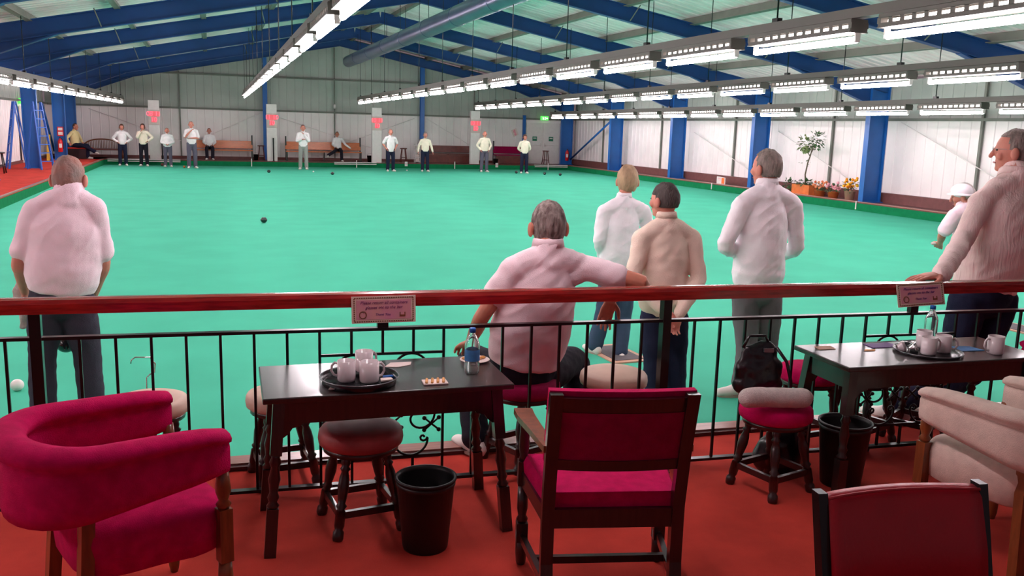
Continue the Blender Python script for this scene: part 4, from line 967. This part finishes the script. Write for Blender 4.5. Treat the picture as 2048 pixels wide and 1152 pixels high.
def person(label, cat, H, loc, yaw, J=None, top=None, sleeve='long', trouser=None, hair=None, skin=0, near=False, girth=1.0, dz=0.0, look=None, group=None, hairstyle='short', collar=True, shoes=None, hands=None, long_hem=.0, tilt=(0, 0), sleeve_end=.8, blouson=False):
    s = H/1.75; f = Vector((math.sin(yaw), math.cos(yaw), 0)); r = Vector((math.cos(yaw), -math.sin(yaw), 0)); loc = Vector(loc)
    D = dict(pelvis=(0, 0, .93), neck=(0, -.01, 1.475), head=(0, .025, 1.635), shL=(-.185, 0, 1.40), shR=(.185, 0, 1.40),
             elL=(-.245, -.03, 1.12), elR=(.245, -.03, 1.12), wrL=(-.25, .05, .87), wrR=(.25, .05, .87), hiL=(-.09, 0, .90), hiR=(.09, 0, .90),
             knL=(-.11, .015, .50), knR=(.11, .015, .50), anL=(-.12, -.02, .085), anR=(.12, -.02, .085))
    J = dict(J or {}); P = {}
    for k, v in D.items():
        w = J.get(k, v)
        if isinstance(w, Vector): P[k] = w-loc
        else:
            z = w[2]*s+(dz if (k not in ('knL', 'knR', 'anL', 'anR')) else 0)
            P[k] = r*w[0]*s+f*w[1]*s+up*z
    t = empty('person', loc)
    lk = f if look is None else Vector((math.sin(look), math.cos(look), 0))
    hc = P['head']; lk = (lk+up*tilt[0]).normalized(); hr = lk.cross(up).normalized(); hu = hr.cross(lk).normalized()
    HR = Matrix((hr, lk, hu)).transposed().to_4x4()
    hs = s*1.1
    def hp(x, y, z): return hc+(hr*x+lk*y+hu*z)*hs
    side = (P['shR']-P['shL']).normalized()
    # ---- body: one continuous skin
    q = MB()
    q.ball(hc+hu*.012*hs, (.074*hs, .092*hs, .106*hs), 20, HR); q.ball(hp(0, .03, -.05), (.052*hs, .055*hs, .066*hs), 16, HR)
    q.ball(hp(0, .062, -.088), (.026*hs, .022*hs, .018*hs), 12, HR)
    q.limb([hp(0, .088, .02), hp(0, .108, -.022)], [.009*hs, .0125*hs], None, 8, 3)
    for sx in (-1, 1):
        q.ball(hp(sx*.087, -.008, -.008), (.013*hs, .022*hs, .036*hs), 12, HR); q.ball(hp(sx*.04, .06, -.02), (.024*hs, .022*hs, .026*hs), 10, HR)
    q.limb([P['neck']-up*.05*s, P['neck']+up*.03*s, hc-hu*.055*s-lk*.015*s], [.062*s*min(girth, 1.1), .056*s*min(girth, 1.12), .054*s], None, 14, 4)
    ch = P['pelvis'].lerp(P['neck'], .6)
    q.limb([P['pelvis'], ch, P['neck']-up*.06*s], [(.11*s, .08*s), (.13*s, .085*s), (.09*s, .06*s)], side, 12, 4)
    for a_ in 'LR':
        sh, el, wr = P['sh'+a_], P['el'+a_], P['wr'+a_]; sx = 1 if a_ == 'R' else -1
        q.limb([P['neck']-up*.07*s, sh, sh.lerp(el, .35), el, el.lerp(wr, .35), wr], [.05*s, .05*s, .046*s, .040*s, .040*s, .026*s], None, 12, 4)
        hd = (hands or {}).get(a_)
        if hd is None:
            d = (wr-el).normalized(); d = (d+f*.1-up*.15).normalized(); hd = (d, -r*sx+f*.1, f, .5)
        hand(q, wr, hd[0], hd[1], hd[2], hd[3], s*(hd[4] if len(hd) > 4 else 1.04))
        q.limb([P['hi'+a_], P['kn'+a_], P['an'+a_]+up*.01], [.06*s, .045*s, .036*s], None, 10, 4)
    body = link('body', voxel(q, .0055 if near else .013, 2), SK[skin], t)
    for sx in (-1, 1):
        e = MB(); e.ball(hp(sx*.031, .079, .012), (.011*s, .009*s, .007*s), 10, HR); e.build('eye', M_eye, body)
    e = MB(); e.limb([hp(-.02, .083, -.058), hp(0, .09, -.056), hp(.02, .083, -.058)], [.004*s, .0055*s, .004*s], None, 8, 2); e.build('mouth', M_lip, body)
    # ---- top
    q = MB(); g = girth; sl = {}
    hem = P['pelvis']+up*(.02-long_hem)*s; w1 = P['pelvis'].lerp(P['neck'], .26); w2 = P['pelvis'].lerp(P['neck'], .6); w3 = P['neck']-up*.075*s
    rx = [.158*g, .178*g, .165*g+.012, .13]; ry = [.125*g, .142*g, .125*g, .085]
    if blouson: rx[0] = .155*g; ry[0] = .12*g; hemb = P['pelvis']+up*.085*s; q.limb([hem-up*.04*s, hem+up*.03*s], [(.158*g*s, .122*g*s)]*2, side, 24, 2, .12); q.limb([hemb, w1, w2], [(.186*g*s, .148*g*s), (.182*g*s, .146*g*s), (.165*g*s, .13*g*s)], side, 24, 5)
    q.limb([hem-up*.04*s, w1, w2, w3], [(a_*s, b_*s) for a_, b_ in zip(rx, ry)], side, 28, 6, .12)
    q.limb([P['shL']+up*.008*s, w3+up*.03*s, P['shR']+up*.008*s], [.058*s, .078*s, .058*s], None, 14, 5)
    nk = P['neck']+(hc-P['neck']).normalized()*.028*s; q.limb([P['neck']-up*.06*s, P['neck'], nk], [.095*s, .072*s*max(1, g*.95), .062*s*max(1, g*.95)], None, 14, 3)
    for a_ in 'LR':
        sh, el, wr = P['sh'+a_], P['el'+a_], P['wr'+a_]; o = (w2-sh); inn = sh+o.normalized()*.06*s
        q.limb([inn, sh, sh.lerp(el, .15)], [.06*s, .066*s, .064*s], None, 14, 4)
        if sleeve == 'short':
            e = sh.lerp(el, sleeve_end); q.limb([sh, sh.lerp(el, .4), e], [.067*s, .068*s, .068*s], None, 16, 6)
        else:
            q.limb([sh, sh.lerp(el, .5), el, el.lerp(wr, .5), el.lerp(wr, .9), el.lerp(wr, 1.02)], [.066*s, .062*s, .056*s, .052*s, .046*s, .036*s], None, 16, 5)
    fold = None
    if near:
        sd = random.random()*50
        def fold(p):
            a_ = noise.noise(Vector((p.x*5+sd, p.y*5, p.z*9+p.x*4))); b_ = noise.noise(Vector((p.x*13, p.y*13+sd, p.z*20))); c_ = 1-abs(noise.noise(Vector((p.x*7+sd, p.y*7, p.z*13-p.x*9))))*2
            return .007*a_+.0035*b_+.005*c_
    link('jumper' if sleeve == 'long' else 'shirt', voxel(q, .009 if near else .016, 3, fold), top, t)
    if collar:
        q = MB(); c = nk+up*.006*s; rr = .063*s*max(1, g*.96); n = 24; rings = []
        for k in range(n):
            a_ = 2*PI*k/n; dv = side*math.cos(a_)+f*math.sin(a_); low = .035*max(0, math.sin(a_))**2*s
            b0 = c+dv*rr-up*low
            rings.append([b0-up*.012*s+dv*.001, b0+up*.026*s-dv*.004*s, b0+up*.03*s, b0+up*.024*s+dv*.006*s, b0-up*.014*s+dv*.013*s])
        q.loft(rings, loop=True); q.build('collar', top, t)
    # ---- trousers
    q = MB(); pe = P['pelvis']
    q.limb([pe+up*.06*s, pe-up*.03*s], [(.148*g*s, .112*g*s), (.152*g*s, .118*g*s)], side, 24, 4)
    for a_ in 'LR':
        hi, kn_, an = P['hi'+a_], P['kn'+a_], P['an'+a_]
        bend = (kn_-hi).normalized(); top_ = hi+(up*.03*s if abs(bend.z) > .7 else Vector((0, 0, .01)))
        q.limb([top_, hi.lerp(kn_, .35), kn_, kn_.lerp(an, .5), an+up*.0-(an-kn_).normalized()*.01], [.096*s*g**.7, .092*s*g**.6, .078*s, .075*s, .074*s], None, 18, 6)
    tf = None
    if near:
        def tf(p): return .006*noise.noise(Vector((p.x*9, p.y*9, p.z*7)))+.004*noise.noise(Vector((p.x*20, p.y*20, p.z*26)))
    link('trousers', voxel(q, .010 if near else .016, 3, tf), trouser, t)
    # ---- shoes
    for a_ in 'LR':
        an = P['an'+a_]; fd = (shoes or {}).get(a_, f*1.0+(r*.25 if a_ == 'R' else -r*.25)); fd = Vector(fd).normalized(); fx = fd.cross(up); base = an-up*.085*s
        q = MB(); q.limb([base-fd*.055*s+up*.045*s, base+fd*.02*s+up*.052*s, base+fd*.10*s+up*.036*s, base+fd*.175*s+up*.03*s], [(.036*s, .045*s), (.042*s, .052*s), (.047*s, .036*s), (.038*s, .026*s)], fx, 14, 4)
        q.limb([base+up*.05*s, base+up*.1*s], [.042*s, .04*s], None, 12, 2)
        for i, v in enumerate(q.v):
            if v.z < base.z+.004: q.v[i].z = base.z+.004
        q.f = q.f; so = q.build('shoe', SHOE, t)
        q = MB(); rings = []
        for zz in (0, .014): rings.append([base+fd*(.06+.125*math.sin(2*PI*k/20))*s+fx*.046*s*math.cos(2*PI*k/20)+up*zz*s for k in range(20)])
        q.loft(rings, smooth=False); q.build('sole', SOLE, so)
    # ---- hair
    if hair:
        q = MB(); q.ball(Vector((0, 0, 0)), (1, 1, 1), 64 if near else 24)
        nv = []
        for v in q.v:
            x, y, z = v; k = 1.0
            front = y-.28*abs(x)
            if hairstyle == 'bob':
                if front > .30 and z < .42: k = .78
                sc_ = (.090, .104, .128); lowc = -.75
            elif hairstyle == 'fringe':
                if front > .05 and z < .15: k = .7
                sc_ = (.079, .098, .108); lowc = -.5
            else:
                if front > .12 and z < .62: k = .72
                elif z < -.02 and front > -.25: k = .74
                sc_ = (.079, .099, .112); lowc = -.62
            if z < lowc: k = min(k, .78)
            nz = 1+.05*noise.noise(Vector((x*3, y*3, z*3+H*7)))+.03*noise.noise(Vector((x*11+H, y*11, z*4)))+.012*noise.noise(Vector((x*30, y*30, z*9)))
            nv.append(hp(x*sc_[0]*k*nz, (y*sc_[1]-.008)*k*nz, z*sc_[2]*k*nz+.016))
        q.v = nv; q.build('hair', hair, t)
    tag(t, label, 'person', group)
    return t, P, loc

# seated man with his arm over the rail
Ys = 4.2; B = Vector((1.5, 4.25, S))
ps, P, L = person('grey-haired man in white short-sleeved shirt sitting with his arm hooked over the rail', 'person', 1.76, B, .03,
    J=dict(pelvis=at(1046, 728, 4.22), neck=at(1096, 500, 4.17), head=at(1096, 455, 4.22), shL=at(1026, 540, 4.16), shR=at(1168, 535, 4.15),
           elL=at(965, 632, 4.2), wrL=at(940, 685, 4.44), elR=at(1285, 566, 4.02), wrR=at(1222, 598, 4.2),
           hiL=at(1010, 748, 4.27), hiR=at(1085, 748, 4.27), knL=at(940, 722, 4.68), knR=at(1150, 722, 4.66), anL=Vector((1.30, 4.36, S+.09)), anR=Vector((1.88, 4.34, S+.09))),
    top=C_shirt, sleeve='short', trouser=T_dark, hair=H_salt, near=True, girth=1.17, sleeve_end=.55, long_hem=-.03, shoes=dict(L=(-.3, 1, 0), R=(.2, 1, 0)),
    hands=dict(R=(Vector((-.25, .1, -1)), Vector((0, -.8, 0)), Vector((1, 0, 0)), .25), L=(Vector((-.1, .8, -.35)), Vector((0, 0, -1)), Vector((1, 0, 0)), .5)))
# left man
Y = 5.7; b = Vector((at(130, 600, Y).x, Y, 0))
person('man in pale pink-white polo shirt standing at the left with his back turned', 'person', 1.74, b, .05,
    J=dict(pelvis=at(124, 588, Y), neck=at(138, 384, Y), head=at(138, 359, Y+.05), shL=at(72, 418, Y), shR=at(188, 418, Y), elL=at(38, 522, Y), elR=at(207, 525, Y+.03),
           wrL=at(50, 585, Y+.22), wrR=at(168, 632, Y+.3), hiL=at(95, 612, Y), hiR=at(155, 612, Y), knL=at(85, 715, Y+.02), knR=at(175, 715, Y+.02),
           anL=Vector((at(82, 785, Y).x, Y, .09)), anR=Vector((at(184, 785, Y).x, Y, .09))),
    top=C_polo, sleeve='short', trouser=T_char, hair=H_thin, near=True, girth=1.16, skin=1, look=.25, tilt=(-.18, 0), long_hem=-.04,
    hands=dict(R=(Vector((-.35, .2, -1)), Vector((-.8, -.3, 0)), Vector((0, 1, .2)), .9), L=(Vector((-.1, .2, -1)), Vector((1, 0, 0)), Vector((0, 1, 0)), 1.1)))
bl = bowl(at(131, 690, Y+.33).x, Y+.36, at(131, 690, Y+.33).z-.055, .06, M_bowl, 'black bowl held low in front by the man at the left', grp=None)
tw = at(46, 612, Y+.26)
t = empty('hand_cloth', tw); q = MB(); q.limb([(.0, 0, .14), (-.01, .0, .06), (.01, 0, -.04), (-.01, 0, -.13)], [(.03, .02), (.045, .02), (.035, .018), (.022, .012)], Vector((1, 0, 0)), 12)
link('cloth', voxel(q, .008, 2, lambda p: .008*noise.noise(p*24)), M_towel, t); tag(t, 'pale cloth hanging from the left man\'s left hand', 'cloth')
# blonde woman
Y = 7.0; b = Vector((at(1235, 700, Y).x, Y, 0))
person('sandy-haired woman in long white jacket standing on the mat', 'person', 1.66, b, .1,
    J=dict(pelvis=at(1234, 545, Y), neck=at(1247, 399, Y), head=at(1255, 363, Y+.03), shL=at(1208, 425, Y), shR=at(1287, 424, Y), elL=at(1199, 482, Y-.02), elR=at(1305, 485, Y),
           wrL=at(1212, 530, Y+.2), wrR=at(1290, 530, Y+.22), hiL=at(1218, 560, Y), hiR=at(1252, 560, Y), knL=at(1206, 632, Y+.02), knR=at(1246, 640, Y),
           anL=at(1190, 690, Y+.05)*1.0, anR=at(1240, 704, Y-.06)*1.0),
    top=C_white, trouser=T_jean, hair=H_blond, near=True, girth=1.0, hairstyle='bob', look=.35, shoes=dict(L=(-.1, 1, 0), R=(.15, 1, 0)))
# dark-haired woman, hands behind her back
Y = 5.2; b = Vector((at(1325, 700, Y).x, Y, 0))
person('dark-haired woman in cream knit with her hands clasped behind her back', 'person', 1.62, b, -.05,
    J=dict(pelvis=at(1325, 622, Y), neck=at(1334, 440, Y), head=at(1329, 402, Y+.02), shL=at(1284, 478, Y), shR=at(1384, 476, Y), elL=at(1268, 555, Y-.05), elR=at(1396, 556, Y-.06),
           wrL=at(1325, 618, Y-.2), wrR=at(1358, 628, Y-.21), hiL=at(1305, 642, Y), hiR=at(1350, 642, Y), knL=at(1308, 730, Y), knR=at(1352, 730, Y),
           anL=Vector((at(1312, 790, Y).x, Y, .09)), anR=Vector((at(1355, 790, Y).x, Y, .09))),
    top=C_cream, trouser=T_navy, hair=H_dark, near=True, girth=1.0, look=-.45, skin=1, hairstyle='fringe', blouson=True,
    hands=dict(R=(Vector((-.35, -.05, -1)), Vector((0, -1, .2)), Vector((-.8, 0, .2)), .7), L=(Vector((.3, 0, -1)), Vector((0, -1, .1)), Vector((.8, 0, .2)), .6)))
# tall man in the middle right
Y = 5.6; b = Vector((at(1515, 700, Y).x, Y, 0))
person('tall grey-haired man in white blouson jumper and grey trousers, back turned', 'person', 1.84, b, -.15,
    J=dict(pelvis=at(1514, 572, Y), neck=at(1534, 374, Y), head=at(1533, 338, Y+.03), shL=at(1484, 410, Y), shR=at(1585, 408, Y), elL=at(1452, 490, Y-.02), elR=at(1592, 492, Y),
           wrL=at(1486, 512, Y+.24), wrR=at(1558, 512, Y+.26), hiL=at(1490, 598, Y), hiR=at(1537, 598, Y), knL=at(1494, 700, Y), knR=at(1533, 700, Y+.03),
           anL=Vector((at(1482, 790, Y).x, Y, .09)), anR=Vector((at(1532, 790, Y).x, Y+.08, .09))),
    top=C_white, trouser=T_grey, hair=H_grey, near=True, girth=1.03, look=-.35, shoes=dict(L=(-.9, .15, 0), R=(.3, 1, 0)), skin=1, blouson=True)
# big man leaning on the rail at the right edge
Y = 4.38; b = Vector((4.35, 4.3, S))
pr, P, L = person('large grey-haired man in ribbed cream jumper leaning one hand on the rail', 'person', 1.86, b, -.25,
    J=dict(pelvis=at(1968, 580, Y), neck=at(2030, 352, Y), head=at(2027, 305, Y+.05), shL=at(1962, 404, Y-.02), shR=at(2118, 400, Y+.05), elL=at(1925, 482, Y-.1), elR=at(2150, 520, Y),
           wrL=at(1882, 550, 3.84), wrR=at(2140, 600, Y+.2), hiL=at(1934, 612, Y), hiR=at(1996, 612, Y), knL=at(1905, 735, Y+.05), knR=at(1950, 735, Y+.05),
           anL=Vector((3.98, 4.26, S+.09)), anR=Vector((4.3, 4.3, S+.09))),
    top=C_rib, trouser=T_navy, hair=H_grey, near=True, girth=1.25, look=-.75, skin=1, long_hem=-.03,
    hands=dict(L=(Vector((-1, .12, -.10)), Vector((0, 0, -1)), Vector((0, -1, .05)), .25, 1.22)))
q = MB(); hh = pr
# spectacles
g_ = empty('spectacles', at(2000, 300, Y+.12)); q = MB()
dd_ = Vector((math.sin(-.75), math.cos(-.75), 0)); rr_ = Vector((math.cos(-.75), -math.sin(-.75), 0)); hc_ = at(2027, 305, Y+.05)-g_.location
for sx in (-1, 1):
    q.tube([hc_+dd_*.118+rr_*(sx*.034+.024*math.cos(a_*PI/6))+up*(.015+.018*math.sin(a_*PI/6)) for a_ in range(12)], .0016, 5, loop=True)
    q.tube([hc_+dd_*.118+rr_*sx*.058+up*.02, hc_+rr_*sx*.088+up*.02, hc_-dd_*.02+rr_*sx*.09+up*.01], .0016, 5)
q.tube([hc_+dd_*.12-rr_*.01+up*.02, hc_+dd_*.12+rr_*.01+up*.02], .0016, 5)
q.build('spectacle_frame', M_glass, g_); tag(g_, 'thin wire spectacles on the large man at the right', 'spectacles')
# partly hidden player with a white cap
Y = 6.5; b = Vector((at(1942, 600, Y).x, Y, 0))
pc, P, L = person('player in white shirt and white cap mostly hidden behind the large man', 'person', 1.62, b, -.3,
    J=dict(elL=at(1885, 468, Y+.05), wrL=at(1880, 486, Y+.2), neck=at(1930, 415, Y), head=at(1926, 393, Y+.06), shL=at(1908, 432, Y), shR=at(1965, 430, Y)),
    top=C_polo, sleeve='short', trouser=T_grey, hair=H_white, near=True, girth=1.0, skin=1, look=-.7, tilt=(-.25, 0))
t = empty('cap', at(1924, 384, Y+.05)); q = MB(); q.ball((0, 0, .01), (.088, .105, .07), 20); q.lathe((0, 0, -.018), [(.09, 0), (.125, -.012), (.125, -.006), (.09, .01)], 24); q.build('cap_crown', C_white, t); tag(t, 'white brimmed cap on the hidden player', 'cap')
t = empty('paper_cup', at(1872, 487, Y+.26)); q = MB(); q.limb([(-.03, 0, 0), (.05, 0, .01)], [(.03, .016)]*2, n=12); q.build('white_cloth', M_towel, t); t.name = 'duster'; tag(t, 'small white cloth in the hidden player\'s hand', 'cloth')

# ---- far players
def far(label, px, Y, H, top, trouser, hair, arms, sleeve='long', yaw=PI, girth=1.0, style='short', skin=1, xo=0, J=None, **kw):
    X = at(px, 337, Y).x
    A = dict(hips=dict(elL=(-.37, -.03, 1.16), wrL=(-.2, .04, 1.02), elR=(.37, -.03, 1.16), wrR=(.2, .04, 1.02)),
             down={}, clasp=dict(elL=(-.26, .0, 1.13), wrL=(-.06, .2, 1.04), elR=(.26, .0, 1.13), wrR=(.06, .2, 1.03)),
             behind=dict(elL=(-.27, -.09, 1.13), wrL=(-.05, -.17, .95), elR=(.27, -.09, 1.13), wrR=(.05, -.17, .94)),
             cross=dict(elL=(-.25, .05, 1.14), wrL=(.06, .2, 1.14), elR=(.24, .08, 1.16), wrR=(.05, .19, 1.40)),
             chinhip=dict(elL=(-.37, -.03, 1.2), wrL=(-.2, .05, 1.06), elR=(.22, .1, 1.2), wrR=(.07, .16, 1.44)),
             face=dict(elL=(-.22, .1, 1.13), wrL=(-.03, .16, 1.40), elR=(.24, .08, 1.13), wrR=(.04, .2, 1.2)),
             pocket=dict(elL=(-.31, -.06, 1.15), wrL=(-.2, .04, .96), elR=(.31, -.06, 1.15), wrR=(.2, .04, .96)))[arms]
    A = dict(A); A.update(J or {})
    return person(label, 'person', H, (X, Y, 0), yaw, J=A, top=top, trouser=trouser, hair=hair, sleeve=sleeve, girth=girth, hairstyle=style, skin=skin, group='players at the far end', **kw)
far('far woman in white top and dark trousers, hands on hips, leftmost standing', 247, 40.2, 1.66, C_fwhite, T_navy, H_brown, 'hips', style='bob', yaw=PI-.1)
far('far dark-haired woman in cream top with hand to her chin and elbow out', 289, 40.0, 1.70, C_fcream, T_dark, H_brown, 'chinhip', style='bob', yaw=PI+.1)
far('short far player in white jumper with clasped hands, third standing from left', 337, 39.6, 1.57, C_fwhite, T_fgrey, H_thin, 'clasp', girth=1.08)
far('tall far man in white shirt with folded arms and a hand at his mouth', 385, 38.8, 1.86, C_fwhite, T_fgrey, H_thin, 'cross', sleeve='short', yaw=PI-.15)
far('far man in white jumper and light grey trousers with hand to his face', 607, 38.8, 1.84, C_fwhite, T_lgrey, H_brown, 'face', yaw=PI+.1)
far('far man in untucked short-sleeved white shirt and navy trousers', 781, 38.0, 1.76, C_fwhite, T_navy, H_thin, 'pocket', sleeve='short', yaw=PI-.1, long_hem=.08)
far('far woman in cream zip jacket with arms hanging, beside the blue post', 850, 38.2, 1.66, C_fcream, T_navy, H_grey, 'down', style='bob', yaw=PI+.05, J=dict(elL=(-.29, -.02, 1.14), wrL=(-.34, .05, .9), elR=(.29, -.02, 1.14), wrR=(.33, .05, .9)))
far('bald far man in cream cardigan with hands at his pockets', 968, 38.4, 1.78, C_fcream, T_fgrey, None, 'pocket', girth=1.08)
far('rightmost far woman in cream jumper with hands behind her back', 1048, 37.6, 1.68, C_fcream, T_navy, H_brown, 'behind', yaw=PI+.15, style='bob')
def sitter(label, px, Y, H, top, trouser, hair, J, sleeve='long', yaw=PI, z=S, seat=.46, **kw):
    X = at(px, 320, Y).x; s = H/1.75; dz = seat+.10-.93*s
    return person(label, 'person', H, (X, Y, z), yaw, J=J, top=top, trouser=trouser, hair=hair, sleeve=sleeve, dz=dz, group='seated players at the far end', **kw)
zk = .47; lap = dict(hiL=(-.09, .05, .91), hiR=(.09, .05, .91), knL=(-.13, .45, .5), knR=(.13, .45, .5), anL=(-.12, .44, .085), anR=(.12, .44, .085), elL=(-.25, .0, 1.14), elR=(.25, .0, 1.14), wrL=(-.14, .22, 1.03), wrR=(.14, .22, 1.03))
sitter('seated man in white on the left end of the first orange bench', 420, 42.3, 1.7, C_fwhite, T_dark, H_thin, lap, skin=1)
l2 = dict(lap); l2.update(elL=(-.36, 0, 1.15), wrL=(-.58, .06, .98), knR=(.2, .46, .5), anR=(.55, .72, .30), knL=(-.1, .45, .5), neck=(.02, -.06, 1.46), head=(.03, -.02, 1.62))
sitter('man sprawled on the middle orange bench with one leg stretched out', 676, 42.3, 1.7, C_fwhite, T_dark, H_brown, l2)
l3 = dict(lap); l3.update(elL=(-.38, .0, 1.15), elR=(.36, -.1, 1.18), wrR=(.45, .05, 1.02), knR=(.13, .45, .52), anR=(-.18, .72, .28), head=(-.03, .04, 1.63))
sitter('seated man in pale yellow shirt in the far left corner', 152, 41.3, 1.84, C_yel, T_navy, H_brown, l3, yaw=PI-1.1, girth=1.1)
